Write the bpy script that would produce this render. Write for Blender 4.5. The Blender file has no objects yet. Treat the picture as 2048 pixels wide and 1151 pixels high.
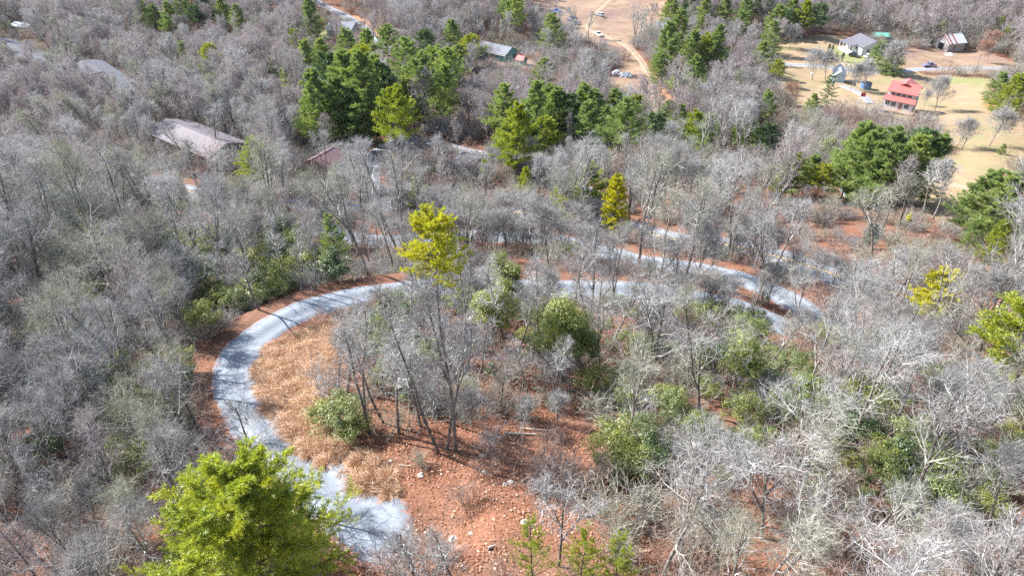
import bpy, math, random
import numpy as np
from mathutils import Vector

R_ = math.radians
S = bpy.context.scene

# ------------------------------------------------------------------ camera, sky, sun
PITCH = 36.0
FPX = 1366.0                      # focal length in pixels of the 2048 px wide photograph
CAMZ = 92.0
cam_d = bpy.data.cameras.new('camera'); cam = bpy.data.objects.new('camera', cam_d)
S.collection.objects.link(cam); S.camera = cam
cam.location = (0, 0, CAMZ); cam.rotation_euler = (R_(90 - PITCH), 0, 0)
cam_d.sensor_fit = 'HORIZONTAL'; cam_d.sensor_width = 36.0; cam_d.lens = 36.0 * FPX / 2048.0
cam_d.clip_start = 0.5; cam_d.clip_end = 9000

SUN_EL, SUN_AZ = 38.0, -66.0      # azimuth from +Y (away from the camera), clockwise positive
az = R_(SUN_AZ); el = R_(SUN_EL)
to_sun = Vector((math.sin(az) * math.cos(el), math.cos(az) * math.cos(el), math.sin(el)))
sun_d = bpy.data.lights.new('sun', 'SUN'); sun_d.energy = 5.0; sun_d.angle = R_(0.5); sun_d.color = (1.0, 0.965, 0.92)
sun = bpy.data.objects.new('sun', sun_d); S.collection.objects.link(sun)
sun.rotation_euler = to_sun.to_track_quat('Z', 'Y').to_euler(); sun.location = (0, 0, 150)

W = bpy.data.worlds.new('World'); S.world = W; W.use_nodes = True
wn = W.node_tree.nodes; wn.clear()
sky = wn.new('ShaderNodeTexSky'); sky.sky_type = 'NISHITA'; sky.sun_disc = False
sky.sun_elevation = el; sky.sun_rotation = az; sky.air_density = 1.0; sky.dust_density = 1.2
bg = wn.new('ShaderNodeBackground'); bg.inputs['Strength'].default_value = 0.115
wo = wn.new('ShaderNodeOutputWorld')
W.node_tree.links.new(sky.outputs[0], bg.inputs[0]); W.node_tree.links.new(bg.outputs[0], wo.inputs[0])
S.view_settings.view_transform = 'Standard'; S.view_settings.look = 'None'
S.view_settings.exposure = 1.42; S.view_settings.gamma = 1.0
S.cycles.max_bounces = 5; S.cycles.diffuse_bounces = 3; S.cycles.transmission_bounces = 3; S.cycles.glossy_bounces = 2
S.cycles.transparent_max_bounces = 4; S.cycles.volume_bounces = 0
S.cycles.use_denoising = False
S.cycles.use_adaptive_sampling = False

# the air: a closed box of even haze round the camera and the whole valley
TH = R_(PITCH); CT, ST = math.cos(TH), math.sin(TH)
CX, CY = 1024.0, 575.5

# ------------------------------------------------------------------ terrain
PRY = np.array([-400, -60, 0, 24, 44, 70, 100, 150, 216, 300, 400, 520, 800, 1500, 4000.])
PRZ = np.array([20, 0, -26, -34, -41, -50, -60, -71, -80, -84.5, -85, -76, -45, 10, 60.]) + CAMZ
def wave(x, y):
    return (0.9 * np.sin(x * .021 + 1.3) * np.sin(y * .027 + .4) + .45 * np.sin(x * .063 + y * .041)
            + .22 * np.sin(x * .15 - y * .11 + 2) + .10 * np.sin(x * .37 + 1) * np.sin(y * .33))
def smooth_prof(y):
    # average of the piecewise profile: no hard creases
    return sum(np.interp(y + d, PRY, PRZ) for d in (-16, -10, -5, 0, 5, 10, 16)) / 7.0
def base_z(x, y):
    x = np.asarray(x, float); y = np.asarray(y, float)
    return smooth_prof(y) + wave(x, y) * np.clip(y / 60, .3, 1.6)
ROADS = []      # (points Nx2, z N, half width)
def terr(x, y):
    x = np.asarray(x, float); y = np.asarray(y, float)
    z = base_z(x, y)
    shp = z.shape; xf = x.ravel(); yf = y.ravel(); zf = z.ravel().copy()
    num = np.zeros_like(zf); den = np.zeros_like(zf); far = np.ones_like(zf)
    for P, Z, hw in ROADS:
        m = (xf > P[:, 0].min() - 12) & (xf < P[:, 0].max() + 12) & (yf > P[:, 1].min() - 12) & (yf < P[:, 1].max() + 12)
        ids = np.nonzero(m)[0]
        for c in range(0, len(ids), 20000):
            q = ids[c:c + 20000]
            d = np.hypot(xf[q, None] - P[None, :, 0], yf[q, None] - P[None, :, 1])
            w = 1 / (d ** 2 + 3.0) ** 2
            zr = (w * Z[None]).sum(1) / w.sum(1)
            dm = d.min(1)
            t = np.clip((dm - hw - .8) / 4.5, 0, 1); t = t * t * (3 - 2 * t)
            k = (1 - t) / (dm + .3) ** 2
            num[q] += k * zr; den[q] += k; far[q] = np.minimum(far[q], t)
    ok = den > 0
    zf[ok] = far[ok] * zf[ok] + (1 - far[ok]) * num[ok] / den[ok]
    return zf.reshape(shp)
def ray(px, py):
    dx, dy = (px - CX) / FPX, (CY - py) / FPX
    v = np.array([dx, CT + dy * ST, -ST + dy * CT]); return v / np.linalg.norm(v)
def hit(px, py, fn=base_z):
    v = ray(px, py)
    t = np.linspace(15, 1500, 3000); P = v[None] * t[:, None]
    g = fn(P[:, 0], P[:, 1]) - CAMZ - P[:, 2]
    i = int(np.argmax(g > 0))
    lo, hi = t[max(i - 1, 0)], t[i]
    for _ in range(22):
        m = (lo + hi) / 2; p = v * m
        if fn(p[0], p[1]) - CAMZ > p[2]: hi = m
        else: lo = m
    p = v * hi
    return float(p[0]), float(p[1])
def at(px, py):
    x, y = hit(px, py); return x, y, float(terr(x, y))
def proj(x, y, z):
    vz = z - CAMZ; f = y * CT - vz * ST; u = y * ST + vz * CT
    return CX + FPX * x / f, CY - FPX * u / f
def stand(ax, ay, by):
    """base position and height of an upright thing from the pixel of its top and the row of its foot"""
    bx = ax
    for _ in range(8):
        x, y, z = at(bx, by)
        v = ray(ax, ay); h = CAMZ + y * v[2] / v[1] - z
        tx, _ty = proj(x, y, z + h); bx += (ax - tx)
    return x, y, z, h
def inpoly(px, py, poly):
    c = False; n = len(poly); j = n - 1
    for i in range(n):
        xi, yi = poly[i]; xj, yj = poly[j]
        if (yi > py) != (yj > py) and px < (xj - xi) * (py - yi) / (yj - yi) + xi: c = not c
        j = i
    return c
def inpoly_v(px, py, poly):
    c = np.zeros(px.shape, bool); n = len(poly); j = n - 1
    for i in range(n):
        xi, yi = poly[i]; xj, yj = poly[j]
        if yi != yj:
            m = ((yi > py) != (yj > py)) & (px < (xj - xi) * (py - yi) / (yj - yi) + xi); c ^= m
        j = i
    return c

# ------------------------------------------------------------------ object helpers
def link(o): S.collection.objects.link(o); return o
def mesh_from(name, parts, mats, smooth=False):
    """parts: list of (V n x 3, F m x k, material index)"""
    V = []; loops = []; starts = []; tot = []; mi = []; off = 0; ls = 0
    for v, f, m in parts:
        v = np.asarray(v, np.float32).reshape(-1, 3); f = np.asarray(f, np.int32)
        if len(f) == 0: continue
        k = f.shape[1]; V.append(v); loops.append((f + off).ravel())
        starts.append(np.arange(len(f), dtype=np.int32) * k + ls); tot.append(np.full(len(f), k, np.int32))
        mi.append(np.full(len(f), m, np.int32)); off += len(v); ls += f.size
    V = np.concatenate(V); loops = np.concatenate(loops); starts = np.concatenate(starts); tot = np.concatenate(tot); mi = np.concatenate(mi)
    me = bpy.data.meshes.new(name)
    me.vertices.add(len(V)); me.vertices.foreach_set('co', V.ravel())
    me.loops.add(len(loops)); me.loops.foreach_set('vertex_index', loops)
    me.polygons.add(len(starts)); me.polygons.foreach_set('loop_start', starts); me.polygons.foreach_set('loop_total', tot)
    me.polygons.foreach_set('material_index', mi)
    me.polygons.foreach_set('use_smooth', np.full(len(starts), bool(smooth)))
    for m in mats: me.materials.append(m)
    me.update(calc_edges=True)
    return me
def obj(name, me, parent=None, loc=None):
    o = bpy.data.objects.new(name, me); link(o)
    if parent is not None: o.parent = parent
    if loc is not None: o.location = loc
    return o
def tag(o, label=None, cat=None, group=None, kind=None):
    if label: o['label'] = label
    if cat: o['category'] = cat
    if group: o['group'] = group
    if kind: o['kind'] = kind
    return o
def thing(name, label, cat, loc, rz=0, group=None, scale=1.0, rx=0, ry=0):
    o = bpy.data.objects.new(name, None); link(o); o.location = loc; o.rotation_euler = (rx, ry, rz)
    o.scale = (scale, scale, scale) if not hasattr(scale, '__len__') else scale
    o.empty_display_size = .3
    return tag(o, label, cat, group)
class MB:
    """collects simple shapes into one mesh"""
    def __init__(s): s.p = []
    def add(s, v, f, m=0): s.p.append((v, f, m)); return s
    def box(s, x0, x1, y0, y1, z0, z1, m=0):
        v = [(x, y, z) for z in (z0, z1) for y in (y0, y1) for x in (x0, x1)]
        return s.add(v, [(0, 2, 3, 1), (4, 5, 7, 6), (0, 1, 5, 4), (2, 6, 7, 3), (0, 4, 6, 2), (1, 3, 7, 5)], m)
    def beam(s, a, b, w, h=None, m=0):
        a = np.array(a, float); b = np.array(b, float); d = b - a; d /= np.linalg.norm(d)
        up = np.array([0, 0, 1.]) if abs(d[2]) < .9 else np.array([1., 0, 0])
        u = np.cross(d, up); u /= np.linalg.norm(u); v = np.cross(u, d); h = h or w
        v8 = [p + su * u * w / 2 + sv * v * h / 2 for p in (a, b) for su, sv in ((-1, -1), (1, -1), (1, 1), (-1, 1))]
        return s.add(v8, [(0, 3, 2, 1), (4, 5, 6, 7), (0, 1, 5, 4), (1, 2, 6, 5), (2, 3, 7, 6), (3, 0, 4, 7)], m)
    def slab(s, q, t, m=0):
        """quad or tri q thickened by t along its normal"""
        q = np.array(q, float); n = np.cross(q[1] - q[0], q[-1] - q[0]); n /= np.linalg.norm(n)
        if n[2] < 0: n = -n; q = q[::-1]
        k = len(q); v = np.concatenate([q, q + n * t])
        if k == 4:
            f = [(3, 2, 1, 0), (4, 5, 6, 7)] + [(i, (i + 1) % 4, 4 + (i + 1) % 4, 4 + i) for i in range(4)]
            return s.add(v, f, m)
        s.add(v, [(2, 1, 0), (3, 4, 5)], m)
        return s.add(v, [(i, (i + 1) % 3, 3 + (i + 1) % 3, 3 + i) for i in range(3)], m)
    def cyl(s, x, y, z0, z1, r, n=10, r2=None, m=0):
        r2 = r if r2 is None else r2
        a = np.arange(n) * 2 * np.pi / n
        v = [(x + r * np.cos(t), y + r * np.sin(t), z0) for t in a] + [(x + r2 * np.cos(t), y + r2 * np.sin(t), z1) for t in a]
        s.add(v, [(i, (i + 1) % n, n + (i + 1) % n, n + i) for i in range(n)], m)
        v2 = v + [(x, y, z1), (x, y, z0)]
        return s.add(v2, [(n + i, n + (i + 1) % n, 2 * n) for i in range(n)] + [((i + 1) % n, i, 2 * n + 1) for i in range(n)], m)
    def prism(s, prof, x0, x1, m=0):
        """closed (y,z) outline extruded along x, caps fanned from its centre"""
        prof = np.array(prof, float); n = len(prof); c = prof.mean(0)
        v = [(x0, a, b) for a, b in prof] + [(x1, a, b) for a, b in prof]
        s.add(v, [(i, (i + 1) % n, n + (i + 1) % n, n + i) for i in range(n)], m)
        v = v + [(x0, c[0], c[1]), (x1, c[0], c[1])]
        return s.add(v, [((i + 1) % n, i, 2 * n) for i in range(n)] + [(n + i, n + (i + 1) % n, 2 * n + 1) for i in range(n)], m)
    def build(s, name, mat, parent=None, loc=None, smooth=False):
        mats = mat if isinstance(mat, (list, tuple)) else [mat]
        me = mesh_from(name, s.p, mats, smooth); me.validate()
        return obj(name, me, parent, loc)

# ------------------------------------------------------------------ materials
def nt(name):
    m = bpy.data.materials.new(name); m.use_nodes = True; t = m.node_tree; t.nodes.clear()
    out = t.nodes.new('ShaderNodeOutputMaterial'); return m, t, out
def N(t, typ, **kw):
    n = t.nodes.new(typ)
    for k, v in kw.items(): setattr(n, k, v)
    return n
def noise(t, vec, scale, detail=3, rough=.6, dist=0):
    n = N(t, 'ShaderNodeTexNoise'); n.inputs['Scale'].default_value = scale; n.inputs['Detail'].default_value = detail
    n.inputs['Roughness'].default_value = rough; n.inputs['Distortion'].default_value = dist
    if vec is not None: t.links.new(vec, n.inputs['Vector'])
    return n.outputs['Fac']
def ramp(t, fac, stops):
    r = N(t, 'ShaderNodeValToRGB'); e = r.color_ramp.elements
    while len(e) < len(stops): e.new(.5)
    for i, (p, c) in enumerate(stops): e[i].position = p; e[i].color = (*c, 1)
    t.links.new(fac, r.inputs[0]); return r.outputs[0]
def mix(t, fac, a, b, mode='MIX'):
    n = N(t, 'ShaderNodeMix', data_type='RGBA', blend_type=mode)
    for s, v in ((0, fac), (6, a), (7, b)):
        if isinstance(v, (int, float)): n.inputs[s].default_value = v
        elif isinstance(v, tuple): n.inputs[s].default_value = (*v, 1)
        else: t.links.new(v, n.inputs[s])
    return n.outputs[2]
def math_(t, op, a, b=0.0, c=None):
    n = N(t, 'ShaderNodeMath', operation=op)
    for i, v in enumerate((a, b) if c is None else (a, b, c)):
        if isinstance(v, (int, float)): n.inputs[i].default_value = v
        else: t.links.new(v, n.inputs[i])
    return n.outputs[0]
def sstep(t, x, lo, hi):
    n = N(t, 'ShaderNodeMapRange', interpolation_type='SMOOTHSTEP'); t.links.new(x, n.inputs[0])
    n.inputs[1].default_value = lo; n.inputs[2].default_value = hi; return n.outputs[0]
def bsdf(t, out, col, rough=.85, spec=.2, bump=None, bstr=.5, bdist=.05, metal=0):
    p = N(t, 'ShaderNodeBsdfPrincipled'); p.inputs['Roughness'].default_value = rough
    p.inputs['Specular IOR Level'].default_value = spec; p.inputs['Metallic'].default_value = metal
    if isinstance(col, tuple): p.inputs['Base Color'].default_value = (*col, 1)
    else: t.links.new(col, p.inputs['Base Color'])
    if bump is not None:
        b = N(t, 'ShaderNodeBump'); b.inputs['Strength'].default_value = bstr; b.inputs['Distance'].default_value = bdist
        t.links.new(bump, b.inputs['Height']); t.links.new(b.outputs[0], p.inputs['Normal'])
    t.links.new(p.outputs[0], out.inputs[0]); return p
def coords(t, kind='Object'): return N(t, 'ShaderNodeTexCoord').outputs[kind]
def wpos(t): return N(t, 'ShaderNodeNewGeometry').outputs['Position']

def mat_wood(name, cols, scale=1.5, rough=.9, trans=0.0):
    """bark or twigs: colour differs from tree to tree and in patches of lichen"""
    m, t, out = nt(name)
    rnd = N(t, 'ShaderNodeObjectInfo').outputs['Random']
    base = ramp(t, rnd, [(i / max(len(cols) - 1, 1), c) for i, c in enumerate(cols)])
    n = noise(t, coords(t), scale, 2)
    lich = ramp(t, n, [(.35, tuple(v * .62 for v in cols[0])), (.66, tuple(min(v * 1.45 + .03, .75) for v in cols[-1]))])
    c = mix(t, .5, base, lich)
    d = N(t, 'ShaderNodeBsdfDiffuse'); t.links.new(c, d.inputs[0])
    if trans:
        tr = N(t, 'ShaderNodeBsdfTranslucent'); t.links.new(c, tr.inputs[0]); x = N(t, 'ShaderNodeMixShader'); x.inputs[0].default_value = trans
        t.links.new(d.outputs[0], x.inputs[1]); t.links.new(tr.outputs[0], x.inputs[2]); t.links.new(x.outputs[0], out.inputs[0])
    else: t.links.new(d.outputs[0], out.inputs[0])
    return m
def mat_leaf(name, cols, trans=.35, scale=.5, tcol=None, noise_w=.6, world=False):
    m, t, out = nt(name)
    rnd = N(t, 'ShaderNodeObjectInfo').outputs['Random']
    a = ramp(t, rnd, [(i / max(len(cols) - 1, 1), c) for i, c in enumerate(cols)])
    n = noise(t, wpos(t) if world else coords(t), scale, 3, .7)
    b = ramp(t, n, [(.32, cols[0]), (.68, cols[-1])])
    c = mix(t, noise_w, a, b)
    d = N(t, 'ShaderNodeBsdfDiffuse'); t.links.new(c, d.inputs[0])
    tr = N(t, 'ShaderNodeBsdfTranslucent')
    tc = mix(t, 1.0, c, tcol or (1.25, 1.3, .55), 'MULTIPLY'); t.links.new(tc, tr.inputs[0])
    x = N(t, 'ShaderNodeMixShader'); x.inputs[0].default_value = trans
    t.links.new(d.outputs[0], x.inputs[1]); t.links.new(tr.outputs[0], x.inputs[2])
    g = N(t, 'ShaderNodeBsdfGlossy'); g.inputs['Roughness'].default_value = .45
    y = N(t, 'ShaderNodeMixShader'); y.inputs[0].default_value = .05
    t.links.new(x.outputs[0], y.inputs[1]); t.links.new(g.outputs[0], y.inputs[2]); t.links.new(y.outputs[0], out.inputs[0])
    return m
def mat_plain(name, col, rough=.6, spec=.4, var=.18, scale=1.2, metal=0, stripes=None):
    m, t, out = nt(name)
    n = noise(t, coords(t), scale, 4)
    c = mix(t, n, tuple(v * (1 - var) for v in col), tuple(min(v * (1 + var), 1) for v in col))
    bump = noise(t, coords(t), 18, 3)
    if stripes:      # (axis, pitch m, depth)
        ax, pitch, dep = stripes
        s = N(t, 'ShaderNodeSeparateXYZ'); t.links.new(coords(t), s.inputs[0])
        w = math_(t, 'FRACT', math_(t, 'DIVIDE', s.outputs[ax], pitch))
        bump = math_(t, 'LESS_THAN', w, .18)
        c = mix(t, math_(t, 'MULTIPLY', bump, dep), c, tuple(v * .5 for v in col))
    bsdf(t, out, c, rough, spec, bump, .3, .03, metal)
    return m

M = {}
M['bark'] = mat_wood('bark', [(.10, .088, .076), (.17, .15, .13), (.25, .23, .205)], 2.2)
M['limb'] = mat_wood('lichen_limb', [(.34, .33, .30), (.45, .44, .41), (.58, .57, .53)], 1.2)
M['limb_white'] = mat_wood('pale_limb', [(.26, .25, .23), (.35, .34, .31), (.44, .43, .40)], 1.0)
M['twig'] = mat_wood('twig', [(.22, .21, .20), (.32, .315, .305), (.46, .455, .45)], .6, trans=.3)
M['twig_rose'] = mat_wood('rosy_twig', [(.24, .195, .19), (.34, .285, .28), (.43, .385, .38)], .5, trans=.3)
M['twig_green'] = mat_wood('greenish_twig', [(.29, .295, .21), (.33, .33, .25), (.38, .37, .31)], .5, trans=.3)
M['twig_brown'] = mat_wood('brown_twig', [(.26, .17, .135), (.34, .24, .19), (.38, .30, .26)], .6, trans=.3)
M['pine_bark'] = mat_wood('pine_bark', [(.085, .065, .055), (.12, .095, .085)], 3)
M['needle'] = mat_leaf('pine_needles', [(.15, .225, .09), (.22, .31, .105), (.34, .40, .11)], .4)
M['needle_lime'] = mat_leaf('yellow_green_needles', [(.19, .27, .025), (.28, .34, .025), (.38, .38, .03)], .42, noise_w=.7)
M['needle_gold'] = mat_leaf('golden_needles', [(.38, .40, .03), (.50, .49, .03), (.62, .56, .035)], .38)
M['needle_yellow'] = mat_leaf('bright_golden_needles', [(.50, .48, .02), (.60, .57, .03), (.68, .62, .03)], .38)
M['needle_near'] = mat_leaf('near_pine_needles', [(.18, .26, .035), (.32, .39, .04), (.50, .50, .05)], .42, noise_w=.85)
M['needle_dark'] = mat_leaf('dark_needles', [(.09, .15, .065), (.13, .20, .08)], .25)
M['needle_pale'] = mat_leaf('pale_needles', [(.20, .26, .21), (.27, .33, .27)], .25, tcol=(1, 1, .9))
M['laurel'] = mat_leaf('laurel_leaves', [(.075, .11, .04), (.13, .175, .055), (.22, .26, .075)], .22, 1.2)
M['laurel_lime'] = mat_leaf('bright_laurel_leaves', [(.11, .155, .04), (.19, .235, .05), (.32, .33, .07)], .35, 1.2)
M['laurel_dark'] = mat_leaf('dark_laurel_leaves', [(.05, .085, .03), (.08, .125, .04)], .15, 1.2)
M['beech_leaf'] = mat_leaf('rusty_dry_leaves', [(.30, .13, .05), (.42, .20, .09)], .35, 1.2, (1.1, .8, .5))
M['dry_grass'] = mat_leaf('dry_grass', [(.34, .20, .12), (.54, .35, .22), (.74, .55, .39)], .25, .55, (1.1, .9, .6), .75, True)
M['log'] = mat_wood('weathered_wood', [(.40, .33, .27), (.52, .45, .38)], 2)
M['rock'] = mat_wood('grey_rock', [(.40, .37, .34), (.55, .52, .47)], 3)
M['wire'] = mat_plain('wire', (.45, .45, .48), .5)
M['pole'] = mat_plain('weathered_pole', (.22, .19, .17), .9, .1)
M['glass'] = mat_plain('window_glass', (.035, .045, .06), .12, .6, .1)
M['white'] = mat_plain('white_paint', (.74, .74, .72), .6)
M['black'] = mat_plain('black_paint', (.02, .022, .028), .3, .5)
M['tyre'] = mat_plain('tyre_rubber', (.025, .025, .026), .85)

def ground_material():
    m, t, out = nt('forest_floor'); P = wpos(t)
    att = {}
    for k in ('meadow', 'dirt', 'lawn', 'tan', 'bare'):
        a = N(t, 'ShaderNodeAttribute', attribute_name=k); att[k] = a.outputs['Fac']
    n_big = noise(t, P, .09, 4); n_mid = noise(t, P, .9, 5, .7); n_fine = noise(t, P, 6.5, 4, .75)
    v = N(t, 'ShaderNodeTexVoronoi'); v.inputs['Scale'].default_value = 8.0; t.links.new(P, v.inputs['Vector'])
    leafc = ramp(t, v.outputs['Color'], [(0, (.17, .085, .06)), (.35, (.29, .135, .09)), (.7, (.40, .21, .14)), (1, (.56, .37, .28))])
    soil = ramp(t, n_mid, [(.3, (.12, .075, .058)), (.7, (.29, .175, .135))])
    litter = mix(t, math_(t, 'MULTIPLY', n_fine, .9), soil, leafc)
    litter = mix(t, sstep(t, n_big, .42, .68), litter, mix(t, .55, litter, (.25, .18, .15)))
    litter = mix(t, sstep(t, n_fine, .66, .76), litter, (.42, .27, .18))
    litter = mix(t, 1.0, litter, (.76, .66, .58), 'MULTIPLY')
    litter = mix(t, math_(t, 'MULTIPLY', sstep(t, noise(t, P, .35, 5, .75, 1.5), .52, .62), .65), litter, (.13, .075, .05))
    meadow = ramp(t, noise(t, P, .22, 5, .7), [(.3, (.20, .175, .09)), (.5, (.29, .22, .135)), (.75, (.36, .27, .185))])
    meadow = mix(t, sstep(t, n_mid, .5, .75), meadow, (.33, .26, .15))
    meadow = mix(t, math_(t, 'MULTIPLY', n_fine, .45), meadow, (.32, .23, .14))
    meadow = mix(t, math_(t, 'MULTIPLY', sstep(t, noise(t, P, .07, 4, .6), .5, .6), .6), meadow, (.23, .215, .11))
    meadow = mix(t, math_(t, 'MULTIPLY', sstep(t, noise(t, P, .11, 5, .75, 1.0), .5, .58), .6), meadow, (.30, .20, .14))
    dirt = ramp(t, noise(t, P, .12, 5, .7), [(.3, (.18, .125, .09)), (.5, (.28, .20, .135)), (.7, (.38, .28, .20))])
    dirt = mix(t, sstep(t, n_mid, .52, .66), dirt, (.24, .14, .12)); dirt = mix(t, math_(t, 'MULTIPLY', sstep(t, noise(t, P, .06, 5, .7), .5, .56), .7), dirt, (.20, .13, .12))
    lawn = ramp(t, n_mid, [(.3, (.17, .19, .08)), (.7, (.27, .26, .12))])
    tan = ramp(t, n_mid, [(.3, (.38, .22, .14)), (.7, (.54, .36, .25))])
    bare = ramp(t, n_mid, [(.3, (.36, .17, .09)), (.7, (.50, .27, .16))])
    c = litter
    jit = math_(t, 'MULTIPLY', math_(t, 'SUBTRACT', n_mid, .5), 1.1)
    for k, col in (('meadow', meadow), ('dirt', dirt), ('lawn', lawn), ('tan', tan), ('bare', bare)):
        c = mix(t, sstep(t, math_(t, 'ADD', att[k], jit), .38, .62), c, col)
    h = math_(t, 'ADD', math_(t, 'MULTIPLY', n_fine, .6), math_(t, 'MULTIPLY', n_mid, 2.0))
    bsdf(t, out, c, .95, .1, h, .6, .06)
    return m
M['ground'] = ground_material()

def road_material(name, cols, litter=.35, edge=.25):
    """uv.x across 0..1, uv.y along in metres; leaves drift over the edges"""
    m, t, out = nt(name); P = wpos(t)
    uv = N(t, 'ShaderNodeUVMap').outputs[0]; s = N(t, 'ShaderNodeSeparateXYZ'); t.links.new(uv, s.inputs[0])
    d = math_(t, 'MULTIPLY', math_(t, 'ABSOLUTE', math_(t, 'SUBTRACT', s.outputs[0], .5)), 2)
    n1 = noise(t, P, .5, 5, .7); n2 = noise(t, P, 9, 4, .8); n3 = noise(t, P, 1.6, 4, .7)
    c = ramp(t, n1, [(.3, cols[0]), (.7, cols[1])])
    c = mix(t, math_(t, 'MULTIPLY', sstep(t, n2, .42, .66), .45), c, tuple(v * .55 for v in cols[0]))
    v = N(t, 'ShaderNodeTexVoronoi'); v.inputs['Scale'].default_value = 14; t.links.new(P, v.inputs['Vector'])
    c = mix(t, .16, c, v.outputs['Color'], 'OVERLAY')
    # wheel tracks, slightly paler and packed
    tr = math_(t, 'ABSOLUTE', math_(t, 'SUBTRACT', d, .48)); tr = math_(t, 'SUBTRACT', 1.0, sstep(t, tr, .05, .22))
    c = mix(t, math_(t, 'MULTIPLY', tr, .55), c, tuple(min(v * 1.15, 1) for v in cols[1]))
    c = mix(t, math_(t, 'MULTIPLY', math_(t, 'SUBTRACT', 1.0, sstep(t, d, .04, .26)), .4), c, tuple(v * .62 for v in cols[0]))
    e = sstep(t, math_(t, 'ADD', d, math_(t, 'MULTIPLY', math_(t, 'SUBTRACT', n3, .5), 1.0)), 1 - edge, 1.0)
    leaves = ramp(t, n2, [(.3, (.22, .10, .065)), (.7, (.46, .24, .16))])
    c = mix(t, math_(t, 'MULTIPLY', e, litter), c, leaves)
    c = mix(t, math_(t, 'MULTIPLY', sstep(t, n2, .70, .76), litter), c, (.35, .18, .12))
    bsdf(t, out, c, .9, .15, math_(t, 'ADD', n2, math_(t, 'MULTIPLY', n3, .6)), .5, .05)
    return m
M['gravel'] = road_material('gravel', [(.18, .205, .24), (.27, .30, .34)], .95, .34)
M['asphalt'] = road_material('worn_asphalt', [(.20, .21, .235), (.29, .30, .325)], .5, .15)
M['pale_road'] = road_material('pale_gravel', [(.24, .245, .26), (.33, .33, .34)], .4, .2)
M['dirt_road'] = road_material('dirt_track', [(.29, .21, .15), (.36, .27, .20)], .3, .4)
M['yellow_line'] = mat_plain('yellow_road_paint', (.72, .48, .08), .7)

# ------------------------------------------------------------------ ground layout (photograph pixels -> terrain)
def spline(pts, step=1.2):
    P = np.array([hit(*p) for p in pts]); out = []
    n = len(P)
    for i in range(n - 1):
        p0, p1, p2, p3 = P[max(i - 1, 0)], P[i], P[i + 1], P[min(i + 2, n - 1)]
        k = max(2, int(np.linalg.norm(p2 - p1) / step))
        for j in range(k):
            u = j / k
            out.append(.5 * ((2 * p1) + (-p0 + p2) * u + (2 * p0 - 5 * p1 + 4 * p2 - p3) * u * u + (-p0 + 3 * p1 - 3 * p2 + p3) * u ** 3))
    out.append(P[-1]); return np.array(out)
ROAD_DEF = [
    ('gravel_driveway', 'gravel', 4.5, [(738, 1035), (700, 1003), (640, 955), (580, 900), (522, 845), (482, 790), (470, 748), (490, 705), (545, 665), (615, 632), (700, 608), (780, 594), (860, 584), (950, 577), (1050, 577), (1150, 581), (1260, 588), (1370, 599), (1470, 610), (1550, 622), (1610, 630), (1640, 622), (1625, 605), (1570, 587), (1500, 569), (1430, 553), (1360, 538), (1290, 522), (1200, 504), (1080, 490), (970, 480), (860, 474), (745, 470), (640, 463)]),
    ('paved_road', 'asphalt', 6.2, [(1900, 600), (1760, 566), (1640, 540), (1540, 516), (1440, 494), (1370, 480), (1290, 464), (1200, 450), (1100, 438), (1020, 429), (900, 421), (780, 413), (640, 406), (500, 402), (400, 391), (330, 374), (250, 352), (180, 330), (60, 300), (-120, 262)]),
    ('side_road', 'asphalt', 5.5, [(1180, 378), (1095, 350), (1040, 333), (975, 313), (920, 299), (860, 289), (800, 291), (760, 308), (738, 345), (742, 385), (755, 411)]),
    ('meadow_road', 'pale_road', 4.6, [(1440, 232), (1500, 254), (1535, 278), (1560, 298), (1592, 322), (1628, 342), (1665, 357), (1690, 370), (1722, 400)]),
    ('farm_road', 'pale_road', 4.4, [(1440, 108), (1500, 118), (1560, 126), (1640, 135), (1700, 142), (1770, 143), (1850, 138), (1950, 136), (2100, 136)]),
    ('yard_driveway', 'pale_road', 3.2, [(1682, 176), (1705, 182), (1728, 193), (1742, 202)]),
    ('valley_road', 'asphalt', 5.6, [(600, -22), (640, 8), (690, 34), (730, 58), (752, 84), (795, 103), (850, 118)]),
    ('dirt_track', 'dirt_road', 3.2, [(1235, -10), (1190, 30), (1178, 58), (1215, 72), (1250, 90), (1278, 116), (1296, 142), (1306, 166), (1311, 190), (1312, 214), (1300, 240)]),
]
road_px = {}
for nm, mt, w, pts in ROAD_DEF:
    P = spline(pts); z = base_z(P[:, 0], P[:, 1])
    k = 15; zp = np.pad(z, k, 'edge'); z = np.convolve(zp, np.ones(2 * k + 1) / (2 * k + 1), 'valid')
    road_px[nm] = (P, z, w)
    ROADS.append((P, z, w / 2))

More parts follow.
